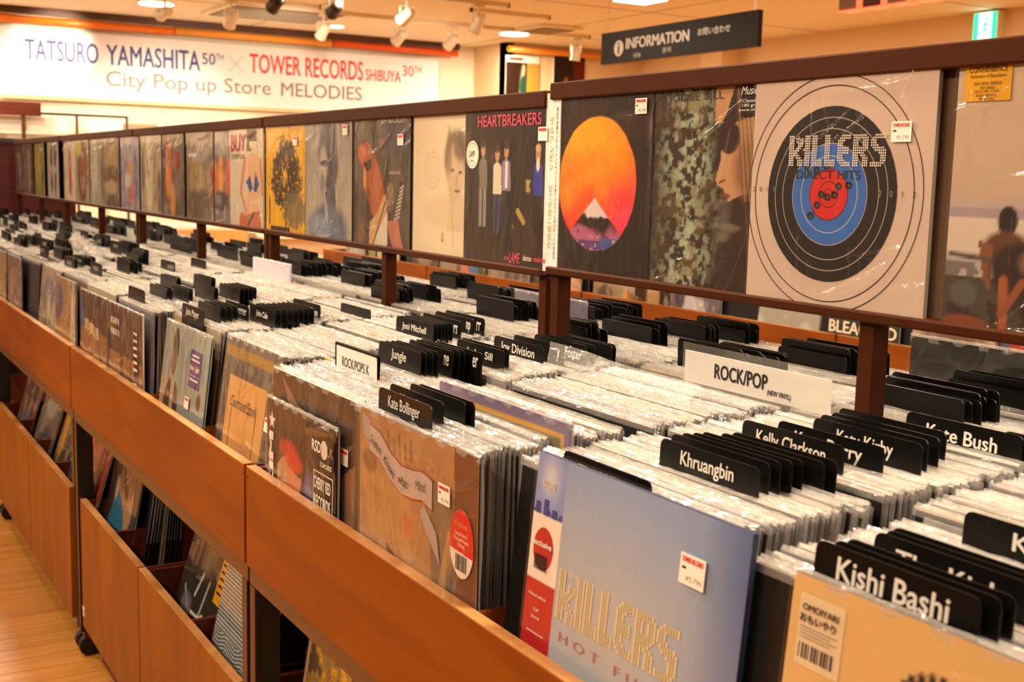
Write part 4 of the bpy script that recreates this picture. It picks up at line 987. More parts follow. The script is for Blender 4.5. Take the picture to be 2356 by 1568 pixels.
# second unit
c = Canvas(110, '#4a4138'); c.blot(20, 5, 91, .5, '#6d655a', .1, .4).blot(8, 20, 92, .56, '#8a8378', .08, .3).rect(0, .92, 1, 1, '#5d5248').mix((c.V > .885 - .1 * 0) * (c.V < .95) * 1.0, '#94701e')
c.rect(.12, .0, .80, .78, '#cb9450').rect(.36, .26, .66, .5, '#c38c4a', .6).ell(.52, .3, .08, .12, '#b58468', .4, .8).ell(.53, .24, .05, .05, '#6c6488', .6, .7)
t = record(0.671, 2.134, 0.79, 'brown record with a tan card reading a handwritten title, leaning beside the board joint', c,
           [('rect', .225, .0, .231, .59, '#2a1a12'), ('rect', .665, .0, .671, .60, '#2a1a12'), ('disc', .93, .80, .066, .10, '#8a8038'), ('rect', .865, .785, .995, .83, '#2a2414')], lean=.14, edge='#1c1714', seed=1, amp=.002)
T(t, 'Court and Spark', .44, .62, .09, .48, M['ink'], shear=.35, y=-.0024); price_tag(t, .90, .60, detail=False)
c = Canvas(110, '#8f9d98'); c.rect(0, 0, .3, .62, '#b39a7c', .9).ell(.27, .86, .075, .12, '#3a2620', .2).ell(.26, .74, .06, .1, '#6a4634', .3).poly([(.08, .0), (.1, .5), (.2, .62), (.36, .6), (.42, .5), (.42, .02)], '#4a3324').rect(.24, .2, .31, .62, '#b5a594').poly([(.1, .3), (.3, .1), (.4, .0), (.2, 0)], '#5a3f30').rect(.55, .05, .9, .4, '#98a8a0', .5)
t = record(0.671, 2.554, 0.77, 'grey-green record with a standing man and a purple label, in the second rack', c, [('rect', .62, .58 + .05, .86, .83 + .05, '#46257a'), ('rect', .64, .71, .84, .714, '#cfc4dc'), ('disc', .865, .56, .04, .055, '#4a2416')], lean=0.12, edge='#28443f', seed=2, amp=.001, W=0.342)
marks(t, [(.66, .84, .15, .012), (.65, .81, .18, .012)], 'letter'); T(t, 'New Light', .74, .76, .045, .20, M['letter'], bold=.03, y=-.0024); marks(t, [(.65, .68, .18, .012)], 'letter')
price_tag(t, .66, .52, detail=False)
for i, u in enumerate((.1, .17, .25, .58, .68, .78, .88)): T(t, 'I', u, .955, .06, None, ctext('pale_rose_ink', '#b5948c'), y=-.002)
c = Canvas(90, '#a87c52'); c.rect(.0, .62, 1, 1, '#6b5140').blot(9, 9, 101, .5, '#48342a', .1, .7, c.V > .6).blot(4, 8, 102, .55, '#7d5636', .1, .6, c.V < .6).ell(.4, .35, .06, .3, '#5c4030', .5).ell(.66, .3, .05, .28, '#5c4030', .5).rect(0, .12, 1, .2, '#5a5048')
t = record(0.675, 3.007, 0.767, 'brown record with three pale upright figures, third from the board joint', c, [('rect', .76, .48, .90, .86, '#2b211a')], lean=0.01, edge='#d8d0c0', seed=0, amp=.0018, W=0.35)
marks(t, [(.1 + .055 * i, .84 - .09 * j, .03, .05) for i in range(5) for j in range(2)], 'letter'); price_tag(t, .83, .42, detail=False)
marks(t, [(.78, .83 - i * .055, .1, .02) for i in range(6)], 'letter', y=-.003)
c = Canvas(90, '#a5764a'); c.rect(0, .68, 1, 1, '#5f483a').ell(.06, .8, .1, .16, '#5a6e94', .4).blot(7, 7, 111, .55, '#3e2c22', .1, .7, c.V > .68).line(.45, .45, .7, .12, .015, '#3e3026').line(.68, .6, .9, .25, .02, '#3e3026').rect(0, .06, 1, .12, '#4b5a78', .8)
record(0.674, 3.373, 0.767, 'sandy brown record with a row of pale squares, fourth from the board joint', c, [('rect', .18 + i * .19, .66 - i * .02, .18 + i * .19 + .165, .76 - i * .02, '#cdb48c') for i in range(3)], lean=0.01, edge='#8a8270', seed=1, amp=.0018, W=0.335)
# third unit and beyond
for i, (yc, lab, base, bl, ln) in enumerate([
    (3.79, 'tan record with dark brush strokes, first of the third rack', '#a58560', [('#6a6880', .2, .75, .2, .2), ('#b98850', .5, .4, .4, .3), ('#e0d0b4', .85, .4, .1, .5), ('#4c4040', .6, .12, .2, .05)], .02),
    (4.17, 'pale record with blue patches, leaning in the third rack', '#b8a890', [('#7c7c94', .5, .75, .3, .18), ('#c9b89c', .5, .4, .2, .3), ('#8d5c44', .4, .3, .14, .2)], .10),
    (4.76, 'mauve brown record at the left edge of the picture', '#9a7c70', [('#a88c84', .5, .5, .4, .4), ('#6e5850', .5, .05, .5, .08)], .01),
    (5.14, 'cream record cut off by the left edge of the picture', '#b49a74', [('#caa878', .5, .5, .4, .4)], .02)]):
    record(.676, yc, ZB, lab, blurcover(120 + i, base, bl), None, lean=ln, edge='#1a1512', seed=i, amp=.0016)

# ---- packed stacks
def stack_slots(x0, x1, pitch=.0046):
    n = int((x1 - x0) / pitch); return [x0 + i * pitch for i in range(n)]
ROWS = [(.688, .914), (.932, 1.172), (1.206, 1.444), (1.462, 1.700)]
INDIV = 0
bulk = bmesh.new()
class R2(random.Random): pass
rk = R2(11)
NB = len(BODYC)
places = {0: 'front row', 1: 'rear row'}
COLS = {}
for u in range(5):
    for k in range(4):
        yr = JO[u] + L / 4 * (k); COLS[u, k] = yr + L / 8
LABS = {(0, 2, 0): 'wrapped record packed edge-on behind the tan cover with the ribbon scroll', (0, 1, 0): 'wrapped record packed edge-on behind the leaning pale blue record',
        (0, 0, 0): 'wrapped record packed edge-on behind the golden tan record in the bottom right corner', (0, 3, 0): 'wrapped record packed edge-on behind the smaller record with a star',
        (0, 1, 1): 'wrapped record packed edge-on between the pale blue record and the white shelf sign', (0, 0, 1): 'wrapped record packed edge-on in the rear row at the right edge of the picture',
        (0, 2, 1): 'wrapped record packed edge-on in front of the white shelf sign'}
quota = {(0, 2, 0): 44, (0, 1, 0): 44, (0, 0, 0): 34, (0, 3, 0): 40, (0, 1, 1): 40, (0, 0, 1): 22, (0, 2, 1): 26}
bias_runs = {}
for (u, k), yc in COLS.items():
    for r, (xa, xb) in enumerate(ROWS):
        if u == 4 and yc > 8.1: continue
        key = (u, k, r); q = quota.get(key, 0)
        lean = rk.uniform(.02, .07) if r < 2 else -rk.uniform(.02, .06)
        if key == (0, 2, 0): lean = .01
        if key == (0, 1, 0): lean = .10
        if key == (0, 0, 0): lean = .08
        if key in ((1, 0, 0), (1, 1, 0)): lean = .11
        xs = stack_slots(xa, xb - .012, .0046 if u < 2 else .0062)
        if key == (0, 1, 0): xs = [x for x in xs if x > .695]
        if key in ((1, 0, 0), (1, 1, 0)): xs = [x for x in xs if x > .70]
        if key in ((0, 2, 0), (0, 3, 0)): xs = stack_slots(.678 if k == 2 else .692, xb - .012)
        sel = set(int(i * len(xs) / q) for i in range(q)) if q else set()
        run = 0; ci = 0; hh = 0
        for i, x in enumerate(xs):
            if run <= 0: run = rk.randint(1, 5); ci = rk.choice(TOPI) if rk.random() < .85 else rk.randrange(NB); hh = rk.uniform(-.004, .006)
            run -= 1
            if (key in ((0, 2, 0), (0, 1, 0)) and i < 14) or (key == (0, 0, 0) and i < 9): ci = rk.choice([3, 4, 5, 16, 3, 5, 7])
            if u >= 2 and r < 2 and rk.random() < .2: continue
            dy = rk.uniform(-.005, .005) - (.03 if key == (0, 0, 0) else 0); zz = ZB + .004 + hh * .7 + rk.uniform(-.0015, .0015) + .045 * (min(x, 2.38 - x) - .68) - (.010 if key == (0, 3, 0) else 0); ln = lean + rk.uniform(-.006, .006)
            if i in sel:
                packed_record(x, yc + dy, zz, ln, LABS[key], LABS[key].replace('wrapped record', 'records'), yaw=rk.uniform(-.008, .008), ci=ci)
            else:
                mx = Matrix.Translation((x, yc + dy, zz)) @ Matrix.Rotation(ROT + rk.uniform(-.01, .01), 4, 'Z') @ Matrix.Rotation(-ln, 4, 'X')
                add_sleeve(bulk, mx, .0034, PW, .315, ci, NB, rk, seg=(14 if u < 2 else 6), detail=u < 2)

# ---- dividers
def div_mesh(off, name='divider_card'):
    """card with a raised tab; off = tab centre from the card centre."""
    bm = bmesh.new(); w = .165; h0, h1 = .30, .366; hw = .155; r = .008
    out = [(-hw, 0), (hw, 0), (hw, h0)]
    a, b = off + w / 2, off - w / 2
    if a < hw - .001: out += [(a, h0)]
    out += [(a, h1 - r)] + [(a - r + r * math.cos(t), h1 - r + r * math.sin(t)) for t in (PI / 6, PI / 3)] + [(a - r, h1)]
    out += [(b + r, h1)] + [(b + r + r * math.cos(t), h1 - r + r * math.sin(t)) for t in (PI * 2 / 3, PI * 5 / 6)] + [(b, h1 - r)]
    if b > -hw + .001: out += [(b, h0)]
    out += [(-hw, h0)]
    f = [bm.verts.new((x, 0, z)) for x, z in out]; g = [bm.verts.new((x, .0016, z)) for x, z in out]
    bm.faces.new(f); bm.faces.new(g[::-1]); n = len(f)
    for i in range(n): bm.faces.new((f[(i + 1) % n], f[i], g[i], g[(i + 1) % n]))
    me = finish(bm, name, M['div']); return me
DOFF = (-.07, -.035, 0.0, .035, .07)
DM = {o: div_mesh(o) for o in DOFF}
DMR = {}
for o_ in DOFF:
    DMR[o_] = DM[o_].copy(); DMR[o_].materials[0] = M['divred']
def divider(X, Yl, label, txt=None, zt=1.145, group=None, lean=.04, red=False, h=.0165, wd=None, W=.165):
    """X, Yl: place of the tab's far top corner; zt height of its top; the card sits in its bin column."""
    yc = Yl - W / 2; k = round((yc - .62625) / .3925); col_c = .62625 + .3925 * k
    off = min(DOFF, key=lambda v: abs(yc + v - col_c))
    o = mobj('record_divider', (DMR if red else DM)[off], None, (X - .366 * math.sin(lean), yc + off, zt - .366 * math.cos(lean)), (-lean, 0, ROT))
    tag(o, label, 'divider', group)
    if txt:
        fx = off
        if txt.startswith('  '):
            txt = txt.strip(); wd = wd or .0085 * len(txt); fx = off + W / 2 - .012 - wd / 2
        text(o, txt, fx, .366 - .0175, h * (1.25 if any(ch in txt for ch in 'gjpy') else 1.0), M['letter'], y=-.0006, w=wd or min(.14, .0095 * len(txt)), bold=.02)
    return o
def seat(X0, Y0):
    """front half bins climb slightly towards the middle board: real place of a tab from its place on the level z = 1.15"""
    X = X0
    for _ in range(6): zt = 1.125 + .05 * (X - .69); X = X0 * (1.42 - zt) / .27
    return X, Y0 * X / X0, zt
def D(X0, Y0, label, txt=None, lean=.05, **k):
    X, Y, zt = seat(X0, Y0); zt += k.pop('dz', 0)
    return divider(X, Y, label, txt, zt, lean=lean, **k)
def DC(items, label, **k):
    for x, y in items: D(x, y + random.uniform(-.004, .004), label, None, group=label.replace('divider', 'dividers', 1), **k)
# near rack, front row
D(.634, 1.403, 'maroon-black divider with white lettering, standing behind the ribbon scroll record', 'Kate Bollinger', red=True, lean=.02, wd=.098)
D(.658, 1.421, 'black divider with half hidden lettering directly behind the maroon one', 'Kasabian', lean=.02, wd=.095)
DC([(.683, 1.411), (.691, 1.408)], 'blank black divider behind the half hidden one, near the ribbon scroll record', lean=.02)
D(.781, 1.002, 'black divider with white lettering behind the pale blue record, front of a long cluster', 'Khruangbin', wd=.088)
DC([(.805, 1.017), (.819, 1.017), (.831, 1.01), (.843, 1.006), (.858, 1.0), (.873, .998)], 'blank black divider in the cluster behind the pale blue record')
D(.931, 1.043, 'black divider with two word lettering, second lettered one behind the pale blue record', 'Kelly Clarkson', wd=.112)
D(.966, 1.022, 'black divider with partly covered lettering, third lettered one behind the pale blue record', 'Katy Perry', wd=.105)
D(1.017, 1.017, 'black divider with small partly covered lettering, in front of three blank ones', 'Katy Kirby', wd=.085)
DC([(1.04, 1.026), (1.062, 1.03), (1.093, 1.054)], 'blank black divider between the lettered cards and the rail post on the right')
D(1.155, 1.0, 'black divider with white lettering just right of the rail post', 'Kate Bush', wd=.10)
D(1.165, .87, 'black divider cut off by the right edge, beside the lettered one at the rail post')
D(.666, .655, 'black divider with large white lettering behind the golden tan record', 'Kishi Bashi', wd=.112, h=.019, lean=.09)
DC([(.678, .65), (.69, .647)], 'blank black divider right behind the lettered one over the golden tan record', lean=.08)
D(.724, .65, 'black divider with lettering half covered, above the golden tan record', 'The Kinks', wd=.115, lean=.07)
DC([(.736, .652), (.747, .654)], 'blank black divider behind the half covered lettering at the right edge', lean=.07)
D(.842, .66, 'black divider with white lettering cut by the right edge of the picture', 'Kings', wd=.06)
D(.683, 1.04, 'dark divider seen through plastic just behind the pale blue record', 'The Killers', wd=.1, lean=.09, dz=-.013)
# near rack, second column and rear row
def white_card(X, Yl, zt, w, h, label, body, sub=None, outline=False):
    t = thing('section_card', label, 'section card', (X, Yl - w / 2, zt - h), (0, 0, ROT))
    box('card', -w / 2, w / 2, 0, .0018, 0, h, M['white'], t)
    box('support', -w / 2, w / 2, .0022, .0034, -.3, h, M['acrylic'] if not outline else M['div'], t)
    if outline:
        box('black_edge', -w / 2 - .003, w / 2 + .003, -.0006, .0035, h, h + .004, M['div'], t); box('black_edge', -w / 2 - .004, -w / 2, -.0006, .0035, 0, h + .004, M['div'], t)
    else:
        box('clear_cover', -w / 2 - .004, w / 2 + .004, -.0012, -.0004, -.012, h + .012, M['acrylic'], t)
    return t
t = white_card(.785, 1.915, 1.130, .165, .045, 'white section card with a black edge above the smaller record with a star', '', outline=True)
text(t, 'ROCK/POPS K', .0, .02, .0165, M['ink'], y=-.0008, w=.112)
t = white_card(1.150, 1.425, 1.168, .302, .047, 'wide white section sign with bold black lettering in front of the rail post', '')
text(t, 'ROCK/POP', -.024, .025, .021, M['ink'], y=-.0008, w=.112, bold=.03); text(t, '(NEW VINYL)', .056, .011, .0095, M['ink'], y=-.0008, w=.046, bold=.02)
D(.745, 1.80, 'blank black divider behind the white card with the black edge')
D(.814, 1.802, 'grey-black divider, front of the cluster behind the white card', 'Jungle', wd=.058)
DC([(.822, 1.80), (.832, 1.80), (.842, 1.803)], 'blank black divider in the cluster behind the white card with the black edge')
D(.867, 1.799, 'black divider with two letters showing, in the cluster behind the white card', '        ne')
DC([(.878, 1.80), (.888, 1.803)], 'blank black divider in the middle of the cluster behind the white card')
D(.90, 1.766, 'black divider ending in er, last of the cluster behind the white card', '          er')
D(.945, 1.776, 'black divider with half covered lettering, alone right of the white card cluster', 'Judee Sill', wd=.09)
D(.96, 1.789, 'blank black divider behind the lone half covered one')
D(1.027, 1.794, 'black divider with white two word lettering in front of the double rail post', 'Joy Division', wd=.112)
D(1.065, 1.792, 'black divider with a single y showing, behind the two word one at the double post', '         y')
D(1.103, 1.785, 'black divider with short lettering left of the double rail post', '  Foster', wd=.05)
D(1.118, 1.782, 'blank black divider behind the short lettering at the double rail post')
DC([(1.145, 1.776), (1.155, 1.776)], 'blank black divider at the foot of the double rail post')
# second rack
D(.991, 2.114, 'black divider with two word lettering, front of a dense cluster in the second rack', 'Joni Mitchell', wd=.105)
DC([(1.0, 2.116), (1.008, 2.118), (1.016, 2.118), (1.024, 2.12), (1.032, 2.12)], 'blank black divider in the dense cluster of the second rack')
D(1.063, 2.145, 'black divider ending in ers, behind the dense cluster of the second rack', '       ers')
D(1.101, 2.165, 'black divider ending in np, second behind the dense cluster', '        np')
D(1.128, 2.173, 'black divider ending in rr, last behind the dense cluster', '      rr')
D(1.023, 2.471, 'low black divider alone in the second rack with only its top edge showing', dz=-.012)
D(.672, 2.466, 'black divider with white lettering standing behind the grey-green record', 'John Mayer', wd=.1)
D(.714, 2.498, 'black divider with pale lettering, second behind the grey-green record')
DC([(.726, 2.50), (.738, 2.50), (.75, 2.499)], 'blank black divider in the short cluster behind the grey-green record')
D(.772, 2.499, 'black divider ending in rpenter behind the short cluster of the second rack', '    rpenter', wd=.075)
D(.796, 2.409, 'grey-black divider with two word lettering, front of a long even cluster', 'John Cale', wd=.075)
DC([(.808, 2.41), (.82, 2.41), (.832, 2.412), (.844, 2.412), (.856, 2.415), (.868, 2.42), (.88, 2.425)], 'blank black divider in the long even cluster of the second rack')
D(.917, 2.483, 'black divider with small lettering at the far end of the long even cluster', '    Woman')
D(.658, 2.875, 'black divider with a dark upper edge behind the three pale figures record')
DC([(.718, 2.917), (.73, 2.915), (.756, 2.88), (.768, 2.885)], 'black divider in the pair of short clusters behind the three pale figures record')
DC([(.818, 2.891), (.828, 2.89), (.875, 2.875), (.885, 2.875), (.895, 2.878), (.905, 2.88), (.915, 2.88)], 'black divider in the wide cluster in the middle of the second rack')
DC([(.811, 3.182), (.82, 3.182), (.892, 3.162), (.902, 3.16)], 'black divider in the far column of the second rack')
FAINT = []
for q in range(3):
    bm = bmesh.new(); x = -.035
    while x < .035 + .01 * q:
        wd_ = random.uniform(.003, .006); v = [bm.verts.new(p) for p in ((x, 0, -.006), (x + wd_, 0, -.006), (x + wd_, 0, .004 + .004 * random.random()), (x, 0, .006))]; bm.faces.new(v); x += wd_ + .0025
    FAINT.append(finish(bm, 'faint_lettering', mat('faint_letter_white', '#8d8a84', .5)))
divbulk = bmesh.new()
for (u, k), yc in COLS.items():
    for r, (xa, xb) in enumerate(ROWS):
        if u <= 1 and r < 2: continue
        if u == 4 and yc > 8.1: continue
        rr_ = random.Random(200 + u * 17 + k * 5 + r)
        yr = yc - L / 8
        Yl = (yc + .07 + rr_.choice([0, .03, -.03])) if r < 2 else yr + .385
        lab = 'black divider in the %s row, %s column of the %s rack' % (('front', 'second', 'third', 'last')[r], ('first', 'second', 'third', 'fourth')[k], ('nearest', 'second', 'third', 'fourth', 'farthest')[u])
        xs = []
        for _ in range(2 if r < 2 else 3):
            a = rr_.uniform(xa + (.045 if r == 0 else .01), xb - .04); n = rr_.choice([1, 2, 3, 4]) if r < 2 else rr_.choice([3, 4, 5, 6]) if u < 2 else rr_.choice([1, 2, 3])
            xs += [a + i * .011 for i in range(n) if a + i * .011 < xb - .005]
        for i, x in enumerate(sorted(xs)):
            zt = 1.13 + .05 * (min(x, 2.38 - x) - .69) + rr_.uniform(-.008, .01); ln = .04 if r < 2 else -.03
            if u >= 3 or (u == 2 and r > 1):
                mx = Matrix.Translation((x - .366 * math.sin(ln), yc + rr_.uniform(-.02, .02), zt - .366)) @ Matrix.Rotation(ROT, 4, 'Z') @ Matrix.Rotation(-ln, 4, 'X')
                n0 = len(divbulk.verts); divbulk.from_mesh(DM[rr_.choice(DOFF)]); divbulk.verts.ensure_lookup_table()
                bmesh.ops.transform(divbulk, matrix=mx, verts=divbulk.verts[n0:])
                continue
            o = divider(x, Yl + rr_.uniform(-.012, .012), lab, None, zt, group=lab.replace('divider', 'dividers', 1), lean=ln)
            if r < 2 and i % 2 == 0: mobj('faint_lettering', FAINT[(i // 2) % 3], o, (0, -.0004, .348))
o = mobj('far_dividers', finish(divbulk, 'far_dividers', M['div'])); tag(o, 'many blurred black dividers in the two farthest racks', 'dividers', None, 'stuff')

# loose crumpled bag on top of the third rack
bm = bmesh.new(); r_ = random.Random(3); grid = []
for j in range(9):
    grid.append([bm.verts.new((-.15 + i * .027, .02 * math.sin(i * 1.3 + j) + .015 * r_.random(), .012 * j + .012 * r_.random())) for i in range(12)])
for j in range(8):
    for i in range(11): bm.faces.new((grid[j][i], grid[j][i + 1], grid[j + 1][i + 1], grid[j + 1][i]))
o = mobj('crumpled_bag', finish(bm, 'crumpled_bag', M['fringe'], True), None, (.86, 4.28, 1.09), (.5, 0, ROT)); tag(o, 'crumpled clear plastic bag lying on the records of the third rack', 'bag')
bm = bmesh.new(); grid = []; r_ = random.Random(9)
for j in range(5):
    grid.append([bm.verts.new((-.172 + i * .0144, .012 * math.sin(i * .35) + (.006 + .006 * j) * (i / 24) + r_.uniform(-.001, .001), -.055 + .011 * j * (1.0 - .35 * i / 24))) for i in range(25)])
for j in range(4):
    for i in range(24): bm.faces.new((grid[j][i], grid[j][i + 1], grid[j + 1][i + 1], grid[j + 1][i]))
o = mobj('plastic_flap', finish(bm, 'plastic_flap', M['fringe'], True), None, (1.06, 1.49, 1.165), (-.15, 0, ROT)); tag(o, 'crinkled clear bag edge lifted before the foot of the double rail post', 'bag')
# records standing proud of the stacks
c = Canvas(100, '#7d6a8a'); c.rect(0, .0, 1, .93, '#7d6a8a'); c.rect(.035, 0, .965, .955, '#d39a2a').rect(.05, 0, .95, .935, '#8a7d68').blot(5, 5, 77, .5, '#6d6a4c', .1, .6, (c.V < .935) & (c.U > .05) & (c.U < .95))
record(.785, 1.365, .811, 'mauve record with a golden frame line sticking up behind the ribbon scroll record', c, None, lean=.02, edge='#7d6a8a', seed=2, amp=.001, W=.345)
record(1.53, 2.40, .83, 'purple-grey record raised above the stack left of the double rail post', Canvas(40, '#8f86a8').blot(4, 8, 5, .5, '#b5aec4', .2, .6), None, lean=-.03, edge='#8f86a8', seed=1)
record(1.55, 1.19, .865, 'dark record in a tall clear bag behind the rail post at the right', Canvas(40, '#2a2824').blot(4, 4, 6, .5, '#4a4740', .2, .6), None, lean=.02, edge='#2a2824', seed=3, amp=.002)
record(.79, 1.93, ZB + .004, 'record with a yellow top edge beside the white section card', Canvas(10, '#d8a63a'), None, lean=.05, edge='#d8a63a', seed=1, film=False)
record(1.15, 3.32, .852, 'plain white record raised beside the double rail post of the second rack', Canvas(10, '#d9d4e0'), None, lean=.03, edge='#d9d4e0', seed=1, film=False)

# ================================================================== DRAWERS UNDER THE RACKS
def drawer(ya, yb, label, X=.66, depth=.36, ztop=.474, zbot=.095, cols=2):
    """open storage drawer: front towards the aisle."""
    t = thing('storage_drawer', label, 'drawer', (X, (ya + yb) / 2, zbot), (0, 0, ROT), 'wooden drawers under the racks')
    h = (yb - ya) / 2; H = ztop - zbot
    box('front_panel', -h, h, 0, .018, 0, H, M['drawer'], t, bev=.0012)
    e = box('edge_band', -h + .001, h - .001, .0005, .0175, H + .0002, H + .002, M['board_edge'], t)
    for s in (-1, 1):
        a, b = sorted((s * h, s * (h - .014)))
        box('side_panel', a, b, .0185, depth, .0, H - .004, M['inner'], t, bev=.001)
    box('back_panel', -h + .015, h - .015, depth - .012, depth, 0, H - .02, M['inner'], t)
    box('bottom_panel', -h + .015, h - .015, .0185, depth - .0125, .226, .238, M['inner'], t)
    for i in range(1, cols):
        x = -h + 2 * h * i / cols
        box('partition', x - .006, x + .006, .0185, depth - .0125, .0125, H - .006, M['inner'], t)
    for x in (-h + .12, h - .12):
        bm = bmesh.new(); cyl_bm(bm, .0018, -.0006, .0004, 8, mx=Matrix.Translation((x, 0, H - .03)) @ Matrix.Rotation(PI / 2, 4, 'X')); mobj('screw_hole', finish(bm, 'screw_hole', M['black']), t)
    return t
drawer(2.846, 3.53, 'storage drawer with a teal and tan record in it, left one under the second rack')
drawer(2.097, 2.838, 'storage drawer with a night street record in it, right one under the second rack')
drawer(1.23, 1.96, 'storage drawer under the nearest rack, holding the yellow forest record', X=.662)
drawer(.47, 1.22, 'storage drawer under the nearest rack, out of the bottom of the picture', X=.662)
drawer(3.61, 4.335, 'storage drawer holding a red record, under the third rack', X=.645, ztop=.49)
drawer(4.345, 5.07, 'storage drawer cut by the left edge of the picture, under the third rack', X=.645, ztop=.49)
# dark strips put in as the shade of the floor gap below the drawers
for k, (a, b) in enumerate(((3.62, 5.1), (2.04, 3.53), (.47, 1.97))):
    t = thing('gap_shade_strip', ['dark strip added as shade in the floor gap under the third rack', 'dark strip added as shade in the floor gap under the second rack', 'dark strip added as shade in the floor gap under the nearest rack'][k], 'shade strip', (.70, (a + b) / 2, 0), (0, 0, ROT))
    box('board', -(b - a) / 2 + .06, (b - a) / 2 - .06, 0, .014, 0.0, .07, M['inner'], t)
# drawer label sticker
st_ = box('price_sticker', -.012, .012, -.0008, 0, -.014, .014, M['paper'], bpy.data.objects['storage_drawer']); st_.location = (-.325, -.0002, .05)
box('ink_mark', -.006, .006, -.0012, -.0008, -.006, .002, M['grey'], st_)

LD = .337
c = Canvas(90, '#3a2418'); c.poly([(.2, .45), (.35, .9), (.6, .98), (.8, .9), (.85, .4), (.6, .1), (.3, .2)], '#b98a62').ell(.55, .8, .3, .2, '#5a3a28', .4, .6).poly([(.1, .0), (.12, .3), (.3, .62), (.55, .5), (.75, .2), (.75, 0)], '#176f92').poly([(.4, .3), (.7, .0), (.95, 0), (.95, .6), (.75, .3)], '#2b3038').line(.35, .85, .6, .6, .02, '#2b1a14').ell(.25, .62, .06, .1, '#c9c4b4', .4, .6)
record(.705, 3.345, LD, 'teal and tan record leaning in the left drawer of the second rack', c, None, lean=.20, edge='#1a1410', seed=1, amp=.002)
c = Canvas(100, '#1d1510'); c.poly([(0, .55), (0, 1), (1, 1), (1, .5), (.7, .45), (.3, .52)], '#2b1c13').ell(.6, .85, .25, .1, '#4d4228', .5, .7).blot(6, 6, 5, .62, '#6a5a44', .1, .5, c.V > .5)
c.line(.35, .35, .42, .52, .015, '#cfc8bc').line(.52, .2, .58, .5, .015, '#b8b0a4').line(.35, .22, .75, .24, .012, '#d8d2c8').line(.1, .35, .3, .2, .012, '#a8a095').ell(.22, .22, .12, .1, '#7a7478', .5, .7).ell(.6, .22, .05, .05, '#d8d2c8', .4)
sh = [('rect', .55 + i * .03, .02, .555 + i * .03, .16, '#b8b2a8') for i in range(13)]
t = record(.722, 2.645, LD, 'dark wrapped record with a night street and an orange-yellow label in a drawer', c, sh, lean=.30, edge='#0f0c0a', seed=2, amp=.003)
b = vec(t, [('rect', .74, .42, .95, .88, '#dd9a0e')], y=-.003, name='yellow_sticker')
marks(b, [(.77, .84 - i * .05, .15, .018) for i in range(8)], 'ink', y=-.0038)
c = Canvas(200, '#c9c4b8'); s_ = np.sin((c.V + .02 * np.sin(c.U * 18) * (c.V < .4)) * 250); c.mix((s_ > 0) * (c.V > .22) * 1.0, '#4c6470'); c.mix(np.clip((.3 - c.V) / .1, 0, 1), '#18406c'); c.blot(9, 7, 4, .52, '#d8d8d4', .05, 1, c.V < .28).mix(np.clip((.5 - c.V) * 2, 0, 1) * .25, '#2b5c84')
record(.70, 2.285, LD, 'record with fine horizontal lines over blue waves, right end of the second rack drawers', c, None, lean=.22, edge='#1a2a38', seed=0, amp=.001)
for (yc, X, n, lab) in ((3.345, .745, 12, 'record packed behind the teal and tan record in the drawer'), (2.645, .79, 8, 'record packed behind the night street record in the drawer'), (1.78, .75, 8, 'record packed behind the yellow forest record in the drawer')):
    for i in range(n):
        packed_record(X + i * .0085, yc + random.uniform(-.004, .004), LD, .15 - i * .006, lab, lab.replace('record packed', 'records packed'), ci=random.choice([3, 4, 5, 6, 16, 8, 4]))
c = Canvas(60, '#8f8064'); c.grad('#b5a68a', '#8a7450', 'v').ell(.4, .2, .4, .15, '#a8a49c', .5).blot(3, 8, 9, .5, '#a4906a', .2, .5)
record(.86, 3.345, LD + .01, 'beige record seen through the gap at the left leg of the second rack', c, None, lean=.0, edge='#b5a68a', seed=1)
c = Canvas(110, '#2a2018'); s_ = np.sin((c.V + c.U * .25) * 170); c.mix((s_ > .1) * (c.V < .8) * 1.0, '#b5aca0'); c.ell(.3, .5, .2, .3, '#2a2018', .6, .6)
record(.785, 1.77, LD + .01, 'striped black and white record behind the yellow forest record', c, None, lean=.10, edge='#1a1410', seed=0, amp=.002)
c = Canvas(140, '#8a7450'); n = c.noise(14, 14, 33); c.mix(c.V * .6, '#a48c64').mix((n > .5) * .9, '#c08a10').mix((n > .62) * .9, '#e0b428').mix((n < .4) * .8, '#4a3a1c').mix((c.noise(20, 3, 3) > .6) * (c.V < .5) * .6, '#3a2c16').ell(.5, .4, .2, .2, '#7a6a8a', .7, .4)
c.rect(0, .97, 1, 1, '#cbb994').rect(0, 0, .03, 1, '#cbb994').rect(.97, 0, 1, 1, '#cbb994')
record(.706, 1.785, LD, 'yellow forest record with a cream border at the bottom of the picture', c, None, lean=.16, edge='#cbb994', seed=3, amp=.0015)
for i, (yc, X, base, bl, lab, ln) in enumerate([
    (3.66, .665, '#b5402a', [('#c46a4c', .5, .8, .4, .2), ('#cc2a24', .5, .2, .5, .25), ('#8a5a30', .6, .55, .2, .2)], 'red record leaning in the right drawer of the third rack', .30),
    (4.06, .675, '#4a3614', [('#d8a010', .15, .7, .12, .3), ('#e0b020', .4, .15, .2, .12), ('#2a1f10', .7, .5, .2, .4)], 'yellow and black record leaning in the third rack drawer', .30),
    (4.45, .675, '#6c6050', [('#a8a4a0', .5, .8, .3, .15), ('#3c4450', .5, .3, .3, .2)], 'grey record leaning in the left drawer of the third rack', .30),
    (4.85, .68, '#7c4a2c', [('#5a6484', .5, .3, .3, .2), ('#3a2a20', .5, .8, .3, .2)], 'brown and blue record at the left edge in the third rack drawer', .28)]):
    record(X, yc, LD, lab, blurcover(160 + i, base, bl, 50), None, lean=ln, edge='#1a1410', seed=i, amp=.002)

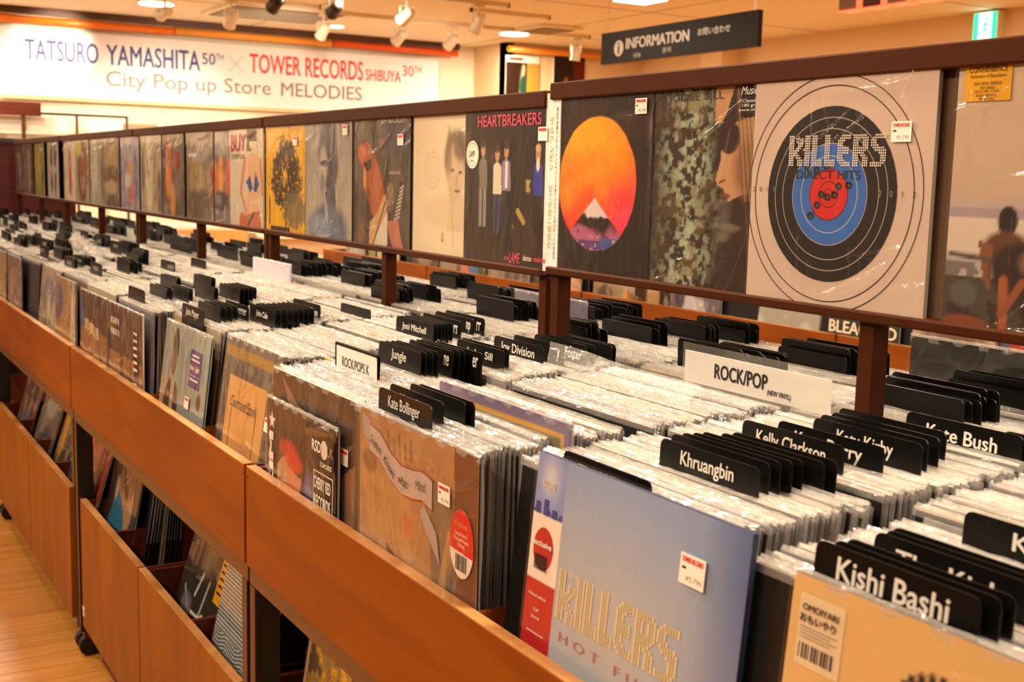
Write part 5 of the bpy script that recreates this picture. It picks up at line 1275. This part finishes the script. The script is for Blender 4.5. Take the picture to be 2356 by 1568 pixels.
# ================================================================== SECOND AISLE
SX = 3.05
for k, y0 in enumerate((1.4, 2.97, 4.545, 6.12)):
    rack_unit(y0, ['rack across the next aisle, right end, seen under the display rail', 'rack across the next aisle, second from the right', 'rack across the next aisle, third from the right', 'rack across the next aisle, farthest from us'][k], X0=SX)
SEC = [(4.33, 'brown record with a mottled crowd across the next aisle left of the amber tube', '#6a5540', [('#a08a64', .5, .6, .5, .3), ('#4a3a2c', .3, .4, .2, .2), ('#b5a07c', .8, .4, .1, .2)]),
       (4.03, 'dark brown record with a pale face, across the next aisle', '#3a2014', [('#b08a5c', .45, .5, .14, .3), ('#241510', .8, .5, .2, .4)]),
       (3.77, 'grey and white record with clasped hands, across the next aisle', '#6c6068', [('#c4bcc0', .4, .5, .25, .12), ('#d0c8c8', .6, .4, .12, .2), ('#3c3438', .2, .6, .1, .2)]),
       (2.51, 'beige record with a brown oval, across the next aisle at the right', '#b59a7c', [('#6a4c34', .5, .5, .38, .3)]),
       (2.14, 'red edged record across the next aisle at the right edge', '#a83a2c', [('#c8503c', .5, .5, .3, .3)]),
       (4.75, 'peach record across the next aisle left of the double post', '#b5765c', [('#d0a080', .6, .5, .3, .3)]),
       (5.2, 'spotted grey record across the next aisle', '#8a8078', [('#5a5048', .3, .5, .08, .1), ('#5a5048', .6, .5, .08, .1), ('#5a5048', .85, .5, .08, .1)]),
       (5.65, 'record with red and blue patches across the next aisle', '#5a5048', [('#c4402c', .3, .5, .15, .2), ('#4a7ab0', .6, .5, .15, .2)]),
       (6.2, 'dark record across the next aisle beside the lone bracket', '#4a3a34', [('#8a7a6c', .5, .6, .3, .2)]),
       (6.7, 'pale tan record across the next aisle', '#c4a884', [('#d8c4a4', .5, .5, .3, .3)]),
       (7.2, 'grey record at the far end across the next aisle', '#8c8478', [('#b0a89c', .5, .5, .3, .3)])]
for i, (yc, lab, base, bl) in enumerate(SEC):
    record(SX + .024 + .002 * (i % 2), yc, ZB, lab, blurcover(300 + i, base, bl, 44), None, lean=.03, edge='#1a1512', seed=i, amp=.001, film=i % 3 == 0)
t = record(SX + .026, 3.25, ZB, 'bright shiny wrapped silver record across the next aisle', Canvas(40, '#a8a294').blot(4, 4, 5, .5, '#d0ccc0', .1, .8), None, lean=.1, edge='#8a8478', seed=1, amp=.004)
t = record(SX + .024, 2.88, ZB, 'dark grey record with large pale block lettering across the next aisle', Canvas(40, '#3c3a36'), None, lean=.03, edge='#1a1512', seed=1, film=False)
T(t, '"LIVE AT BOWERY BALLROOM"', .5, .66, .06, .9, CREAM, bold=.02); T(t, 'BLEACHED', .5, .53, .13, .95, CREAM, bold=.03)
# amber bottle shaped key ring between the records
t = thing('amber_tube', 'small orange-yellow tube with a pink cap on the board across the next aisle', 'marker', (SX + .012, 4.205, .9138))
bm = bmesh.new(); cyl_bm(bm, .007, 0, .03, 14); mobj('tube', finish(bm, 'tube', mat('amber', '#e09a14', .3)), t)
bm = bmesh.new(); cyl_bm(bm, .0055, .03, .036, 14); mobj('cap', finish(bm, 'cap', mat('pink_cap', '#d8606a', .4)), t)
for i in range(int((7.6 - 1.45) / .3925)):
    yc = 1.4 + .19625 + .3925 * i
    for (xa, xb) in ((SX + .04, SX + .25), (SX + .29, SX + .50)):
        ln = rk.uniform(.02, .06)
        for x in stack_slots(xa, xb, .008):
            mx = Matrix.Translation((x, yc + rk.uniform(-.006, .006), ZB + rk.uniform(-.004, .004))) @ Matrix.Rotation(ROT, 4, 'Z') @ Matrix.Rotation(-ln, 4, 'X')
            add_sleeve(bulk, mx, .005, .315, .315, rk.choice([0, 1, 3, 5, 6, 7, 16, 4, 20, 10, 12]), None, rk)
me = finish(bulk, 'packed_records', BODYM + [M['fringe']])
o = mobj('packed_records', me); tag(o, 'mass of plastic-wrapped records filling the remaining bins of all the racks', 'records', None, 'stuff')

# fill the gap at the far left: bright tables under the wall
t = thing('display_table', 'orange fronted table in the bright far corner behind the racks', 'table', (2.75, 9.9, 0))
box('front', -.62, .5, 0, .02, 0, .93, mat('orange_laminate', '#e8a458', .5), t); box('top', -.64, .52, 0, .5, .93, .955, M['wallw'], t)
t = thing('magazine_shelf', 'white wall shelf with blurred pink and white covers at the far end', 'shelf', (4.4, 9.9, 0))
box('body', -1.05, 1.3, .05, .35, 0, .9, M['wallw'], t); box('shelf_board', -1.05, 1.3, -.1, .05, .86, .88, M['wallw'], t)
pk = [mat('cover_%d' % i, c_, .5) for i, c_ in enumerate(('#d8b0a4', '#c8503c', '#e4d4c0', '#8a8a9c', '#b59a7c'))]
for i in range(12):
    b = box('magazine', -.09, .09, -.008, .0, 0, .13, pk[i % 5], None); b.location = (3.5 + i * .19, 9.83, .8805); b.rotation_euler = (-.12, 0, 0)
    tag(b, 'blurred magazine standing on the white wall shelf at the far end', 'magazine', 'magazines on the far wall shelf')

# ------------------------------------------------------------------ fit the lettering to its measured width and height
bpy.context.view_layer.update()
for o, wd, h, bd in FITS:
    bb = [Vector(v) for v in o.bound_box]
    bw_ = max(v.x for v in bb) - min(v.x for v in bb); bh = max(v.y for v in bb) - min(v.y for v in bb)
    if bw_ < 1e-6 or bh < 1e-6: continue
    sy = h / bh; sx = wd / bw_ if wd else sy
    cxx = (max(v.x for v in bb) + min(v.x for v in bb)) / 2; cyy = (max(v.y for v in bb) + min(v.y for v in bb)) / 2
    o.scale = (sx, sy, 1)
    off = Matrix.LocRotScale(Vector(), o.rotation_euler, Vector((sx, sy, 1))) @ Vector((cxx, cyy, 0))
    o.location = Vector(o.location) - off

# lettering becomes ordinary flat meshes
dg = bpy.context.evaluated_depsgraph_get()
for o, wd, h, bd in FITS:
    me = bpy.data.meshes.new_from_object(o.evaluated_get(dg))
    if bd:
        bm = bmesh.new(); bm.from_mesh(me); g0 = list(bm.faces)
        for i_, (dx, dy) in enumerate(((bd, 0), (-bd, 0), (0, bd * .6), (0, -bd * .6))):
            r = bmesh.ops.duplicate(bm, geom=g0)
            bmesh.ops.translate(bm, verts=[v for v in r['geom'] if isinstance(v, bmesh.types.BMVert)], vec=(dx, dy, .0001 * (i_ + 1)))
        bm.to_mesh(me); bm.free()
    n_ = o.name; o.name = n_ + '_old'
    q = bpy.data.objects.new(n_, me); link(q, o.parent)
    q.location = o.location; q.rotation_euler = o.rotation_euler; q.scale = o.scale
    if not me.materials: me.materials.append(o.data.materials[0])
for o, wd, h, bd in FITS: bpy.data.objects.remove(o)
